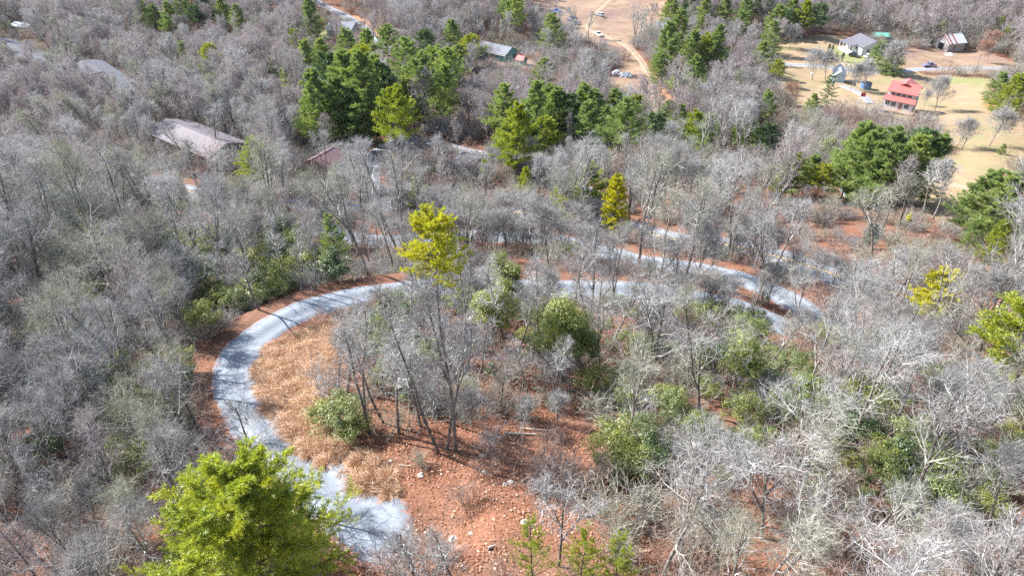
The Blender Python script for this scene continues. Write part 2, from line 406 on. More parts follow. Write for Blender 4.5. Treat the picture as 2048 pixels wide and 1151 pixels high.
POLY = {
 'meadow': [[(1850, 149), (1990, 156), (1985, 180), (2000, 215), (2060, 250), (2080, 330), (2000, 350), (1985, 380), (1960, 440), (1900, 462), (1850, 425), (1800, 400), (1740, 395), (1700, 360), (1760, 345), (1860, 330), (1895, 300), (1870, 250), (1830, 246), (1760, 236), (1700, 232), (1640, 222), (1560, 205), (1548, 140), (1540, 100), (1580, 78), (1640, 70), (1700, 72), (1760, 100), (1830, 140)],
            [(150, 138), (190, 132), (240, 160), (275, 190), (262, 205), (210, 180), (170, 160)]],
 'dirt': [[(1080, -40), (1320, -40), (1320, 10), (1240, 25), (1140, 18), (1080, 8)], [(1060, 5), (1140, 10), (1240, 20), (1335, 0), (1330, 45), (1290, 62), (1262, 85), (1285, 125), (1330, 185), (1355, 200), (1335, 222), (1290, 222), (1255, 190), (1215, 178), (1190, 160), (1230, 140), (1250, 120), (1205, 95), (1150, 80), (1100, 45)],
          [(1820, 98), (1960, 100), (2030, 125), (2030, 150), (1880, 147), (1800, 138), (1790, 118)],
          [(205, 335), (350, 378), (352, 392), (230, 352)], [(1085, 22), (1050, 30), (1060, 60), (1095, 55)],
          [(945, 115), (1010, 122), (1060, 118), (1080, 132), (1000, 140), (940, 130)],
          [(940, 320), (975, 318), (985, 345), (950, 348)], [(1990, 175), (2000, 215), (1960, 200)]],
 'lawn': [[(1670, 92), (1700, 100), (1760, 125), (1770, 140), (1715, 134), (1685, 122), (1650, 108)], [(630, 52), (655, 60), (668, 84), (640, 82)], [(1870, 155), (1990, 158), (1970, 168), (1880, 170)],
          [(1690, 330), (1720, 335), (1718, 352), (1695, 350)]],
 'tan': [[(515, 742), (545, 700), (600, 672), (650, 652), (700, 640), (690, 680), (662, 720), (655, 790), (650, 850), (700, 890), (760, 925), (800, 955), (780, 985), (740, 985), (650, 925), (590, 880), (535, 820)]],
 'bare': [[(1288, 140), (1312, 142), (1330, 178), (1380, 200), (1350, 206), (1315, 190), (1290, 165)], [(1960, 195), (2000, 215), (2020, 232), (1985, 222)], [(700, 30), (760, 38), (790, 60), (760, 75), (725, 52)]],
}
# the ground: one sheet, fine near the camera and coarse towards the horizon
def axis(lims):
    out = [lims[0][0]]
    for a, b, st in lims: out += list(np.linspace(a, b, max(1, int(round((b - a) / st))) + 1)[1:])
    return np.array(out)
gx = axis([(-4000, -900, 260), (-900, -420, 24), (-420, -130, 3.2), (-130, 130, .75), (130, 420, 3.2), (420, 900, 24), (900, 4000, 260)])
gy = axis([(-600, -60, 40), (-60, 0, 6), (0, 115, .75), (115, 400, 2.2), (400, 700, 12), (700, 4500, 190)])
GX, GY = np.meshgrid(gx, gy); GZ = terr(GX, GY)
nx, ny = len(gx), len(gy)
ij = (np.arange(ny - 1)[:, None] * nx + np.arange(nx - 1)[None]).ravel()
gF = np.stack([ij, ij + 1, ij + nx + 1, ij + nx], 1)
gV = np.stack([GX, GY, GZ], -1).reshape(-1, 3)
PXx, PXy = proj(gV[:, 0], gV[:, 1], gV[:, 2]); infr = (gV[:, 1] > 5) & (gV[:, 1] < 520)
masks = {}
for k, polys in POLY.items():
    mk = np.zeros(len(gV), bool)
    for p in polys: mk |= inpoly_v(PXx, PXy, p)
    masks[k] = (mk & infr).astype(np.float32)
def add_ground(name, faces, kind='structure'):
    used = np.unique(faces); remap = -np.ones(len(gV), np.int64); remap[used] = np.arange(len(used))
    me = mesh_from(name, [(gV[used], remap[faces], 0)], [M['ground']], True)
    for k in masks:
        a = me.attributes.new(k, 'FLOAT', 'POINT'); a.data.foreach_set('value', masks[k][used])
    o = obj(name, me); o['kind'] = kind; return o
fm = masks['meadow'][gF].max(1) > 0; ft = (masks['tan'][gF].max(1) > 0) & ~fm; fd = (masks['dirt'][gF].max(1) > 0) & ~fm & ~ft
add_ground('ground', gF[~(fm | ft | fd)]); add_ground('meadow', gF[fm]); add_ground('grass_bank', gF[ft]); add_ground('dirt_clearing', gF[fd])

def ribbon(name, P, Z, w, mat, lift=.05, off=0.0, rag=.18, nseg=6, seed=0, kind='structure'):
    rg = np.random.default_rng(seed); T = np.gradient(P, axis=0); T /= np.linalg.norm(T, axis=1)[:, None]
    Nn = np.stack([-T[:, 1], T[:, 0]], 1); n = len(P)
    j = rg.normal(0, rag, (n, 2)); j = (j + np.roll(j, 1, 0) + np.roll(j, -1, 0)) / 2
    u = np.linspace(-1, 1, nseg + 1); V = np.zeros((n, nseg + 1, 3))
    for i, a in enumerate(u):
        o_ = a * w / 2 + off + (j[:, 0] if i == 0 else j[:, 1] if i == nseg else 0)
        V[:, i, :2] = P + Nn * np.asarray(o_).reshape(-1, 1) * np.ones((n, 1))
    V[..., 2] = terr(V[..., 0], V[..., 1]) + lift + .03 * (1 - u[None] ** 2) - (.22 * (np.abs(u[None]) > .99) if nseg > 2 else 0)
    s = np.concatenate([[0], np.cumsum(np.linalg.norm(np.diff(P, axis=0), axis=1))])
    k = nseg + 1; ij = (np.arange(n - 1)[:, None] * k + np.arange(nseg)[None]).ravel()
    F = np.stack([ij, ij + 1, ij + k + 1, ij + k], 1)[:, ::-1]
    me = mesh_from(name, [(V.reshape(-1, 3), F, 0)], [mat], True)
    uvl = me.uv_layers.new(name='UVMap'); li = np.zeros(len(me.loops), np.int32); me.loops.foreach_get('vertex_index', li)
    UV = np.stack([np.tile((u + 1) / 2, n), np.repeat(s, k)], 1)[li]
    uvl.data.foreach_set('uv', UV.ravel().astype(np.float32))
    o = obj(name, me); o['kind'] = kind; return o
for i, (nm, mt, w, pts) in enumerate(ROAD_DEF):
    P, z, w = road_px[nm]; ribbon(nm, P, z, w, M[mt], .11 + .006 * i, seed=i)
P, z, w = road_px['paved_road']
for o_ in (-.11, .11): ribbon('centre_line', P, z, .11, M['yellow_line'], .155, o_, 0, 1)
# gravel turning place at the lower end of the drive
lot = [(668, 985), (720, 990), (760, 978), (800, 972), (826, 1002), (828, 1040), (790, 1085), (735, 1100), (690, 1075), (655, 1030)]
LP = np.array([hit(*p) for p in lot]); c = LP.mean(0); rings = np.linspace(0, 1, 9)
rg = np.random.default_rng(5)
ang = np.linspace(0, 2 * np.pi, 73)[:-1]; la = np.arctan2(LP[:, 1] - c[1], LP[:, 0] - c[0]); lr = np.hypot(*(LP - c).T)
o_ = np.argsort(la); rr = np.interp(ang, np.concatenate([la[o_] - 2 * np.pi, la[o_], la[o_] + 2 * np.pi]) , np.tile(lr[o_], 3)) ; rr = (rr + np.roll(rr, 1) + np.roll(rr, -1) + np.roll(rr, 2) + np.roll(rr, -2)) / 5 + rg.normal(0, .07, 72)
LV = np.array([[c[0] + r * q * np.cos(a), c[1] + r * q * np.sin(a), 0] for q in rings[1:] for a, r in zip(ang, rr)] + [[c[0], c[1], 0]])
LV[:, 2] = terr(LV[:, 0], LV[:, 1]) + .12
LV[504:576, 2] -= .30; LV[432:504, 2] -= .02
LF = [(k * 72 + i, k * 72 + (i + 1) % 72, (k + 1) * 72 + (i + 1) % 72, (k + 1) * 72 + i) for k in range(7) for i in range(72)]
me = mesh_from('gravel_turnaround', [(LV, np.array(LF)[:, :], 0), (LV, np.array([(i, (i + 1) % 72, 576) for i in range(72)])[:, :], 0)], [M['gravel']], True)
uvl = me.uv_layers.new(name='UVMap'); li = np.zeros(len(me.loops), np.int32); me.loops.foreach_get('vertex_index', li)
uq = np.concatenate([np.repeat(rings[1:], 72) * .5 + .5, [.5]]); uq = np.tile(uq, 2); uvl.data.foreach_set('uv', np.stack([uq[li], uq[li] * 0], 1).ravel().astype(np.float32))
tag(obj('gravel_turnaround', me), kind='structure')

# ------------------------------------------------------------------ buildings
FOOT = []
M['roof_brown'] = mat_plain('brown_metal_roof', (.165, .145, .165), .7, .3, .15, .5, stripes=(0, .5, .35))
M['roof_red'] = mat_plain('red_metal_roof', (.50, .13, .115), .45, .5, .15, .4, stripes=(0, .45, .3))
M['roof_maroon'] = mat_plain('maroon_roof', (.30, .12, .12), .6, .4, .2, .5, stripes=(0, .4, .3))
M['roof_rose'] = mat_plain('faded_red_roof', (.27, .15, .165), .6, .4, .25, .5, stripes=(1, .5, .3))
M['roof_grey'] = mat_plain('grey_shingles', (.22, .23, .26), .9, .2, .12, .8, stripes=(1, .3, .25))
M['roof_dark'] = mat_plain('charcoal_shingles', (.13, .13, .15), .9, .2, .12, .8, stripes=(1, .3, .25))
M['roof_white'] = mat_plain('white_metal_roof', (.52, .56, .60), .6, .3, .08, .8, stripes=(1, .5, .2))
M['roof_pale'] = mat_plain('pale_grey_roof', (.12, .125, .145), .85, .1, .3, .8, stripes=(0, .6, .3))
M['roof_green'] = mat_plain('green_metal_roof', (.16, .42, .33), .45, .5, .1, .8, stripes=(0, .5, .3))
M['wall_teal'] = mat_plain('teal_siding', (.13, .30, .27), .7, .3, .1, 1, stripes=(2, .2, .3))
M['wall_mint'] = mat_plain('mint_siding', (.28, .58, .48), .7, .3, .1, 1, stripes=(2, .2, .3))
M['wall_white'] = mat_plain('white_siding', (.55, .56, .57), .7, .3, .06, 1, stripes=(2, .2, .2))
M['wall_blue'] = mat_plain('pale_blue_siding', (.38, .52, .62), .7, .3, .08, 1, stripes=(2, .2, .2))
M['wall_grey'] = mat_plain('grey_green_siding', (.33, .37, .34), .8, .3, .08, 1, stripes=(0, .4, .3))
M['wall_brown'] = mat_plain('brown_boards', (.24, .15, .12), .8, .3, .15, 1, stripes=(0, .3, .3))
M['wall_tan'] = mat_plain('tan_block', (.58, .45, .27), .85, .2, .1, 1)
M['wall_barn'] = mat_plain('weathered_barn_boards', (.40, .38, .38), .9, .1, .35, 1.6, stripes=(0, .22, .5))
M['deck'] = mat_plain('weathered_deck', (.38, .28, .22), .85, .2, .2, 1, stripes=(0, .15, .4))
M['blue'] = mat_plain('blue_tarpaulin', (.04, .12, .42), .5, .4, .2, 2)
M['blue_paint'] = mat_plain('slate_blue_paint', (.10, .20, .34), .4, .5, .1)
M['red'] = mat_plain('red_cloth', (.55, .10, .10), .8, .2, .1)
M['grey_paint'] = mat_plain('silver_paint', (.45, .46, .50), .35, .5, .08)
M['violet'] = mat_plain('purple_grey_paint', (.20, .18, .30), .35, .5, .08)
M['yellow_wood'] = mat_plain('yellow_board', (.66, .55, .25), .7, .3, .1)
def rusty_roof():
    m, t, out = nt('rusty_tin_roof'); s = N(t, 'ShaderNodeSeparateXYZ'); t.links.new(coords(t), s.inputs[0])
    cell = N(t, 'ShaderNodeTexWhiteNoise', noise_dimensions='1D'); t.links.new(math_(t, 'FLOOR', math_(t, 'MULTIPLY', s.outputs[0], 1.35)), cell.inputs[1])
    n = noise(t, coords(t), 1.5, 4)
    c = mix(t, sstep(t, math_(t, 'ADD', cell.outputs[0], math_(t, 'MULTIPLY', n, .3)), .5, .62), (.30, .11, .07), (.58, .55, .55))
    c = mix(t, sstep(t, s.outputs[0], 5.3, 5.4), c, (.56, .60, .66)); bsdf(t, out, c, .5, .4); return m
M['roof_rust'] = rusty_roof()

def frame_of(a, b):
    """ground frame from the pixels of the two near corners of a wall: x runs from A to B, y away from it"""
    x1, y1, z1 = at(*a); x2, y2, z2 = at(*b); rz = math.atan2(y2 - y1, x2 - x1)
    return (x1, y1), rz, math.hypot(x2 - x1, y2 - y1)
def ground_at(o, rz, L, D):
    zs = []
    for u in (0, .5, 1):
        for v in (0, .5, 1):
            zs.append(float(terr(o[0] + u * L * math.cos(rz) - v * D * math.sin(rz), o[1] + u * L * math.sin(rz) + v * D * math.cos(rz))))
    for u in np.linspace(.15, .85, max(2, int(L / D * 2))): FOOT.append((o[0] + u * L * math.cos(rz) - D / 2 * math.sin(rz), o[1] + u * L * math.sin(rz) + D / 2 * math.cos(rz), D * .55 + .3))
    return min(zs), max(zs)
def window(parent, x, y, z, w, h, face='front', n=2, label=None):
    fr = MB(); pa = MB(); t = .06
    def bx(m, u0, u1, z0, z1, d0, d1):
        if face in ('front', 'back'):
            s = -1 if face == 'front' else 1; a, b = sorted((y + s * d0, y + s * d1)); m.box(x + u0, x + u1, a, b, z + z0, z + z1)
        else:
            s = -1 if face == 'left' else 1; a, b = sorted((x + s * d0, x + s * d1)); m.box(a, b, y + u0, y + u1, z + z0, z + z1)
    bx(fr, -t, w + t, -t, 0, -.02, .07); bx(fr, -t, w + t, h, h + t, -.02, .07); bx(fr, -t, 0, 0, h, -.02, .06); bx(fr, w, w + t, 0, h, -.02, .06)
    for i in range(1, n): bx(fr, w * i / n - .025, w * i / n + .025, 0, h, -.02, .055)
    bx(pa, 0, w, 0, h, -.02, .025)
    o = fr.build('window', M['white'], parent); pa.build('pane', M['glass'], o); return o
def door(parent, x, y, z, w, h, mat, face='front'):
    d = MB()
    if face == 'front': d.box(x, x + w, y - .06, y + .02, z, z + h); k = MB().box(x + w - .15, x + w - .09, y - .13, y - .06, z + 1.0, z + 1.06)
    else: d.box(x - .02, x + .06, y, y + w, z, z + h); k = MB().box(x + .06, x + .13, y + .09, y + .15, z + 1.0, z + 1.06)
    o = d.build('door', mat, parent); k.build('handle', M['black'], o); return o
def gable(name, label, a, b, D, wh, rh, wall, roof, ov=.45, wins=(), doors=(), ridge='x', L=None, found=.4, cat='house', chimney=None, flip=1, roof2=None):
    o, rz, L0 = frame_of(a, b); L = L or L0; zmin, zmax = ground_at(o, rz, L, D); h0 = zmax - zmin + .1
    e = thing(name, label, cat, (o[0], o[1], zmin), rz); z0 = h0; w = MB(); t = .14
    if ridge == 'x':
        w.prism([(0, -.6), (D, -.6), (D, z0 + wh), (D / 2, z0 + wh + rh), (0, z0 + wh)], 0, L); sl = rh / (D / 2); zt = z0 + wh
        r1 = MB().slab([(-ov, -ov, zt - ov * sl), (L + ov, -ov, zt - ov * sl), (L + ov, D / 2, zt + rh), (-ov, D / 2, zt + rh)], t)
        r2 = MB().slab([(-ov, D / 2 + .02, zt + rh), (L + ov, D / 2 + .02, zt + rh), (L + ov, D + ov, zt - ov * sl), (-ov, D + ov, zt - ov * sl)], t)
    else:
        v = MB(); prof = [(0, -.6), (L, -.6), (L, z0 + wh), (L / 2, z0 + wh + rh), (0, z0 + wh)]
        w.prism(prof, 0, D); V, F, m = w.p[0]; w.p = [(np.array([(q[1], q[0], q[2]) for q in np.array(V, float)]), [tuple(reversed(f)) for f in F], m) for V, F, m in w.p]
        sl = rh / (L / 2); zt = z0 + wh
        r1 = MB().slab([(-ov, -ov, zt - ov * sl), (L / 2, -ov, zt + rh), (L / 2, D + ov, zt + rh), (-ov, D + ov, zt - ov * sl)], t)
        r2 = MB().slab([(L / 2 + .02, -ov, zt + rh), (L + ov, -ov, zt - ov * sl), (L + ov, D + ov, zt - ov * sl), (L / 2 + .02, D + ov, zt + rh)], t)
    w.build('wall', wall, e)
    r = MB(); r.p = r1.p + r2.p
    if ridge == 'x': r.box(-ov, L + ov, D / 2 - .12, D / 2 + .14, zt + rh + t * .75, zt + rh + t + .06)
    else: r.box(L / 2 - .12, L / 2 + .14, -ov, D + ov, zt + rh + t * .75, zt + rh + t + .06)
    ro = r.build('roof', roof, e)
    if chimney:
        cx_, cy_ = chimney; MB().box(cx_, cx_ + .7, cy_, cy_ + .7, zt, zt + rh + .9).build('chimney', M['wall_brown'], ro)
    for q in wins:
        face, u, zz, ww, hh_ = q
        if face == 'front': window(e, u, 0, z0 + zz, ww, hh_)
        elif face == 'right': window(e, L, u, z0 + zz, ww, hh_, 'right')
        else: window(e, 0, u, z0 + zz, ww, hh_, 'left')
    for q in doors: door(e, q[1], 0 if q[0] == 'front' else L, z0, 1.0, 2.05, q[2], q[0])
    return e, L, z0
# 1 long brown roofed barn
e, L, z0 = gable('long_barn', 'long barn with pale brown metal roof among grey trees at left', (316, 310), (422, 336), 9.5, 2.4, 1.6, M['wall_brown'], M['roof_brown'], .5, cat='barn',
      wins=[('front', 2.5, 1.1, 1.4, 1.0), ('front', 8, 1.1, 1.4, 1.0), ('front', 13, 1.1, 1.4, 1.0), ('right', 3, 1.1, 1.3, 1.0), ('right', 7, 1.1, 1.3, 1.0)], doors=[('front', 5.3, M['white'])])
for (a, b, lab) in [((308, 309), (331, 317), 'left one of two yellow boards before the barn'), ((346, 318), (368, 325), 'long yellow board lying in front of the barn, right one')]:
    x, y, z = at(*a); x2, y2, z2 = at(*b); tag(MB().beam((0, 0, 0), (x2 - x, y2 - y, z2 - z), .35, .25).build('timber_board', M['yellow_wood'], None, (x, y, z + .3)), lab, 'board', 'yellow boards by the long barn')
# 2 small shed with faded red roof
gable('shed', 'small shed with faded red roof among grey trees, left of centre', (613, 352), (658, 358), 6.0, 2.3, 1.7, M['wall_brown'], M['roof_rose'], .35, ridge='y', cat='shed', wins=[('front', 1.5, .9, .9, .8)], doors=[('front', 3.2, M['white'])])
# 3 grey roofed house by the valley road
gable('house', 'grey roofed house under pines by the valley road at the top', (655, 72), (700, 76), 9.5, 2.6, 2.2, M['wall_grey'], M['roof_grey'], .5, wins=[('front', 1.5, .9, 1.4, 1.1), ('front', 5, .9, 1.4, 1.1), ('right', 3, .9, 1.4, 1.1)], doors=[('front', 3.6, M['white'])], L=11, chimney=(3, 6))
# 4 teal walled house
e, L, z0 = gable('house', 'teal walled house with pale grey roof on brown ground, top centre', (957, 112), (1004, 124), 7.5, 2.6, 1.7, M['wall_teal'], M['roof_grey'], .5, wins=[('front', 1.2, .9, 1.6, 1.1), ('front', 7, .9, 1.6, 1.1), ('right', 3, .9, 1.3, 1.0)], doors=[('front', 4.6, M['white'])], L=12.5)
MB().box(-.4, L + .4, -.62, -.46, z0 + 2.1, z0 + 2.3).build('fascia', M['white'], e)
MB().box(L * .35, L * .55, -1.9, -.05, -.3, z0 - .05).build('doorstep', M['deck'], e)
# 5 small red roofed shed right of it
gable('shed', 'tiny shed with red roof right of the teal walled house', (1032, 130), (1045, 132), 3, 1.9, 1.0, M['wall_teal'], M['roof_red'], .3, cat='shed', doors=[('front', 1.0, M['white'])])
# 6 mint green shed
gable('shed', 'mint green shed with maroon roof beside yellow green bushes', (1117, 190), (1139, 197), 4.2, 2.3, 1.3, M['wall_mint'], M['roof_maroon'], .35, ridge='y', cat='shed', wins=[('front', .5, .9, .8, .8), ('right', 1.2, .9, .9, .8)], doors=[('front', 1.9, M['white'])])
# 7 flat roofed shed by the side road
gable('garage', 'low grey roofed garage with tan end wall near the side road', (905, 349), (944, 356), 6.5, 2.4, .5, M['wall_tan'], M['roof_dark'], .3, cat='garage', doors=[('front', 1.2, M['white'])], wins=[('right', 2, 1, 1, .9)])
# 8 farm house with porch
e, L, z0 = gable('house', 'white farm house with charcoal roof and front porch on green lawn', (1690, 98), (1722, 112), 10, 3.0, 2.0, M['wall_white'], M['roof_dark'], .5, wins=[('front', 6.5, 1, 1.5, 1.2), ('right', 2, 1, 1.4, 1.2), ('right', 6, 1, 1.4, 1.2), ('left', 3, 1, 1.4, 1.2)], doors=[('front', 3.0, M['wall_brown'])], L=11, found=1)
MB().slab([(-.3, -3.2, z0 + 2.45), (7.6, -3.2, z0 + 2.45), (7.6, -.02, z0 + 3.15), (-.3, -.02, z0 + 3.15)], .12).build('porch_roof', M['roof_dark'], e)
MB().box(-.2, 7.5, -3.1, -.01, -.5, z0 - .02).build('porch_floor', M['white'], e)
for u in (0, 2.4, 4.9, 7.2): MB().beam((u + .1, -3.0, z0), (u + .1, -3.0, z0 + 2.5), .14).build('post', M['white'], e)
rl = MB(); rl.beam((.1, -3.0, z0 + .95), (7.3, -3.0, z0 + .95), .09)
for i in range(24): rl.beam((.3 + i * .3, -3.0, z0), (.3 + i * .3, -3.0, z0 + .92), .04)
rl.build('railing', M['deck'], e)
# 9 green roofed shed
gable('shed', 'low shed with bright green metal roof behind the farm house', (1748, 84), (1775, 85), 4.5, 2.2, .9, M['wall_grey'], M['roof_green'], .4, cat='shed', doors=[('front', 2.5, M['wall_brown'])])
# 10 rusty roofed barn
e, L, z0 = gable('old_barn', 'old grey board barn with striped rusty tin roof at upper right', (1893, 104), (1925, 103), 7.5, 3.2, 2.4, M['wall_barn'], M['roof_rust'], .4, cat='barn', doors=[])
MB().box(-.08, .02, 2.4, 5.0, z0, z0 + 2.5).build('doorway_shade', M['black'], e); MB().box(2.5, 3.6, -.06, .02, z0 + .8, z0 + 2.0).build('shutter', M['wall_brown'], e)  # first box: black panel on the wall, painted shade of an open doorway
# 11 white roofed garage
gable('garage', 'pale blue garage with white metal roof beside the dark spruce', (1664, 170), (1686, 171), 8, 2.8, 1.3, M['wall_blue'], M['roof_white'], .4, ridge='y', cat='garage', doors=[('front', .4, M['white'])], wins=[('right', 2, 1, 1.2, 1), ('right', 5, 1, 1.2, 1)])
# 12 red roofed house
o, rz, _ = frame_of((1761, 220), (1803, 227)); L, D = 8.6, 8.0; zmin, zmax = ground_at(o, rz, L, D); z0 = zmax - zmin + .9
e = thing('house', 'two storey house with stepped red roof and railed deck beside the meadow', 'house', (o[0], o[1], zmin), rz, None, .92)
MB().box(0, L, 0, D, -.6, z0 + 2.6).box(.4, L - .4, 1.9, D - .05, z0 + 2.6, z0 + 4.9).build('wall', M['wall_white'], e)
rf = MB().slab([(-.5, -.6, z0 + 2.45), (L + .5, -.6, z0 + 2.45), (L + .2, 1.85, z0 + 3.4), (-.2, 1.85, z0 + 3.4)], .12)
rf.slab([(-.1, 1.3, z0 + 4.65), (L + .1, 1.3, z0 + 4.65), (L + .1, 5.0, z0 + 6.9), (-.1, 5.0, z0 + 6.9)], .14)
rf.slab([(-.1, 5.02, z0 + 6.9), (L + .1, 5.02, z0 + 6.9), (L + .1, D + .5, z0 + 4.9), (-.1, D + .5, z0 + 4.9)], .14)
rf.slab([(L * .5, 3.2, z0 + 7.2), (L * .5, D + 1.6, z0 + 7.2), (L * .95, D + 1.6, z0 + 5.2), (L * .95, 4.6, z0 + 5.2)], .12).slab([(L * .5 - .02, 3.2, z0 + 7.2), (L * .5 - .02, D + 1.6, z0 + 7.2), (L * .05, D + 1.6, z0 + 5.2), (L * .05, 4.6, z0 + 5.2)], .12)
rf.build('roof', M['roof_red'], e)
gb = MB().prism([(.42, -.1), (.58, -.1)], 0, 1) if False else MB(); gb.prism([(0, 0)] * 1 + [(L * .9, 0), (L * .45, 2.0)], 0, D + 1.4 - 4.8)
gb.p = [(np.array([(L * .05 + q[1], 4.8 + q[0], z0 + 5.15 + q[2]) for q in np.array(V, float)]), [tuple(reversed(f)) for f in F], m) for V, F, m in gb.p]; gb.build('gable_wall', M['wall_white'], e)
for u in (1.0, 2.6, 4.2, 5.8): window(e, u + .2, 1.9, z0 + 3.55, 1.2, .8)
for u in (.6, 2.4, 6.2): window(e, u, 0, z0 + .7, 1.3, 1.3)
door(e, 4.6, 0, z0, 1.0, 2.05, M['wall_brown'])
window(e, L, 2.5, z0 + .8, 1.3, 1.2, 'right'); window(e, L, 5.2, z0 + .8, 1.3, 1.2, 'right')
dk = MB().box(-1.0, L + 1.0, -3.0, -.02, z0 - .25, z0 - .05)
for u in np.linspace(-.9, L + .9, 6): dk.beam((u, -2.9, -.6), (u, -2.9, z0 - .25), .15)
dk.build('deck', M['deck'], e)
rl = MB(); rl.beam((-1, -2.95, z0 + .95), (L + 1, -2.95, z0 + .95), .1)
for u in np.linspace(-.95, L + .95, 34): rl.beam((u, -2.95, z0 - .05), (u, -2.95, z0 + .92), .05)
for xx in (-.95, L + .95):
    rl.beam((xx, -2.95, z0 + .95), (xx, -.1, z0 + .95), .1)
    for v in np.linspace(-2.7, -.3, 8): rl.beam((xx, v, z0 - .05), (xx, v, z0 + .92), .05)
rl.build('railing', M['deck'], e)
# 13 long pale storage building at far left, in three roofed sections
for a, b, lab, Dp, wmat in [((-20, 112), (84, 152), 'long pale roofed storage building, far section at the left edge', 9, 'wall_grey'), ((90, 156), (150, 178), 'long pale roofed storage building, middle section', 9, 'wall_grey'), ((156, 182), (232, 216), 'long pale roofed storage building, near section with blank grey wall', 10, 'wall_grey')]:
    gable('storage_building', lab, a, b, Dp, 3.0, 1.4, M[wmat], M['roof_pale'], .3, cat='storage building', ridge='x', doors=[('front', 3, M['white']), ('front', 8, M['white'])], wins=[('front', 5.5, 1.1, 1.2, .9)])
# 14 dark open shed in the upper left hollow
gable('shed', 'dark shed with pale striped roof in the shaded hollow at upper left', (26, 64), (56, 68), 5, 2.4, .8, M['black'], M['roof_white'], .3, cat='shed', doors=[('front', 2, M['wall_brown'])])
x, y, z = at(1760, 160)

# vehicles --------------------------------------------------------
def car(px, py, rz, paint, label, kind='car', s=1.0):
    x, y, z = at(px, py); FOOT.append((x, y, 3)); e = thing('parked_' + kind, label, kind, (x, y, z + .02), rz, 'vehicles parked around the houses', s)
    if kind == 'truck': prof = [(-2.6, .45), (-2.6, 1.0), (-.5, 1.02), (1.2, 1.08), (2.5, .98), (2.6, .5)]; cab = [(-.5, 1.03), (-.3, 1.7), (.7, 1.7), (1.3, 1.07)]
    else: prof = [(-2.2, .4), (-2.25, .85), (-1.9, 1.0), (1.1, .98), (2.1, .85), (2.2, .42)]; cab = [(-1.9, 1.0), (-1.4, 1.48), (.2, 1.48), (1.1, .98)]
    b = MB(); b.prism(prof, -.88, .88); b.p = [(np.array([(q[1], q[0], q[2]) for q in np.array(V, float)]), F, m) for V, F, m in b.p]; b.build('body', paint, e)
    def pr(c, w, nm, mt, par):
        m = MB(); m.prism(c, -w, w); m.p = [(np.array([(q[1], q[0], q[2]) for q in np.array(V, float)]), F, mm) for V, F, mm in m.p]; return m.build(nm, mt, par)
    pr(cab, .74, 'window', M['glass'], e); cx_ = sum(c[0] for c in cab) / 4
    zt = max(c[1] for c in cab); x0_ = cab[1][0]; x1_ = cab[2][0]
    MB().box(x0_ - .03, x1_ + .03, -.76, .76, zt - .02, zt + .05).build('roof', paint, e)
    for wx_ in (prof[0][0] + .85, prof[-1][0] - .85):
        for wy_ in (-.8, .8):
            m = MB(); n = 14
            V = [(wx_ + .34 * math.cos(6.283 * i / n), wy_ + d, .34 + .34 * math.sin(6.283 * i / n)) for d in (-.12, .12) for i in range(n)] + [(wx_, wy_ - .12, .34), (wx_, wy_ + .12, .34)]
            m.add(V, [(i, (i + 1) % n, n + (i + 1) % n, n + i) for i in range(n)]); m.add(V, [((i + 1) % n, i, 2 * n) for i in range(n)] + [(n + i, n + (i + 1) % n, 2 * n + 1) for i in range(n)])
            wo_ = m.build('wheel', M['tyre'], e)
    for wy_ in (-.6, .6): MB().box(prof[-1][0] - .12, prof[-1][0] + .01, wy_ - .16, wy_ + .16, .62, .78).build('headlight', M['white'], e)
    return e
car(1708, 114, -.9, M['black'], 'black car parked at the porch of the farm house')
car(1738, 116, .4, M['white'], 'white car half hidden by the flat-topped pine')
car(1764, 134, .1, M['grey_paint'], 'silver car under the pines beside the farm road')
car(1778, 137, .3, M['white'], 'white truck right of the silver car beside the farm road', 'truck')
car(1857, 134, .2, M['violet'], 'purple grey truck beside the tall tan grass', 'truck')
car(1144, 41, .9, M['violet'], 'dusky blue truck on the left side of the sandy clearing', 'truck', 1.1)
car(1150, 48, .7, M['grey_paint'], 'grey car parked behind the dusky blue truck')
car(1197, 70, 1.9, M['white'], 'white pickup with dark bed in the sandy clearing', 'truck')
car(1199, 33, 2.4, M['grey_paint'], 'pale car at the upper side of the sandy clearing')
# blue water tank, tarps and heaps
def heap(px, py, w, h, mat, label, cat, name, seed, n=7):
    """cloth thrown over a pile: a lumpy draped sheet with thickness down to the ground"""
    r_ = np.random.default_rng(seed); x, y, z = at(px, py); k = 11; V = []
    for j in range(k):
        for i in range(k):
            u, v = i / (k - 1) * 2 - 1, j / (k - 1) * 2 - 1; q = max(abs(u), abs(v))
            zz = h * (1 - q ** 2.2) * (.65 + .6 * r_.random()) if q < 1 else -.15
            V.append((u * w / 2 * (1 + .1 * r_.normal()), v * w * .36 * (1 + .1 * r_.normal()), zz))
    F = [(j * k + i, j * k + i + 1, (j + 1) * k + i + 1, (j + 1) * k + i) for j in range(k - 1) for i in range(k - 1)]
    FOOT.append((x, y, w * .5)); return tag(obj(name, mesh_from(name, [(V, F, 0)], [mat]), None, (x, y, z)), label, cat)
heap(1207, 139, 4.2, 1.5, M['blue'], 'bright blue tarpaulin over a pile behind white stemmed trees', 'tarp', 'tarpaulin', 1)
heap(1113, 25, 5.5, 1.6, M['blue'], 'blue tarpaulin at the left side of the sandy clearing', 'tarp', 'tarpaulin', 2)
heap(1252, 152, 4.5, 1.3, M['white'], 'white plastic sheeting over scrap right of the blue tarpaulin', 'tarp', 'tarpaulin', 3)
heap(1234, 146, 3.5, 1.0, M['grey_paint'], 'grey scrap heap between the blue and the white covers', 'scrap heap', 'scrap_heap', 4)
heap(1140, 62, 2.6, 1.0, M['white'], 'small white cover on the ground left in the sandy clearing', 'tarp', 'tarpaulin', 5)
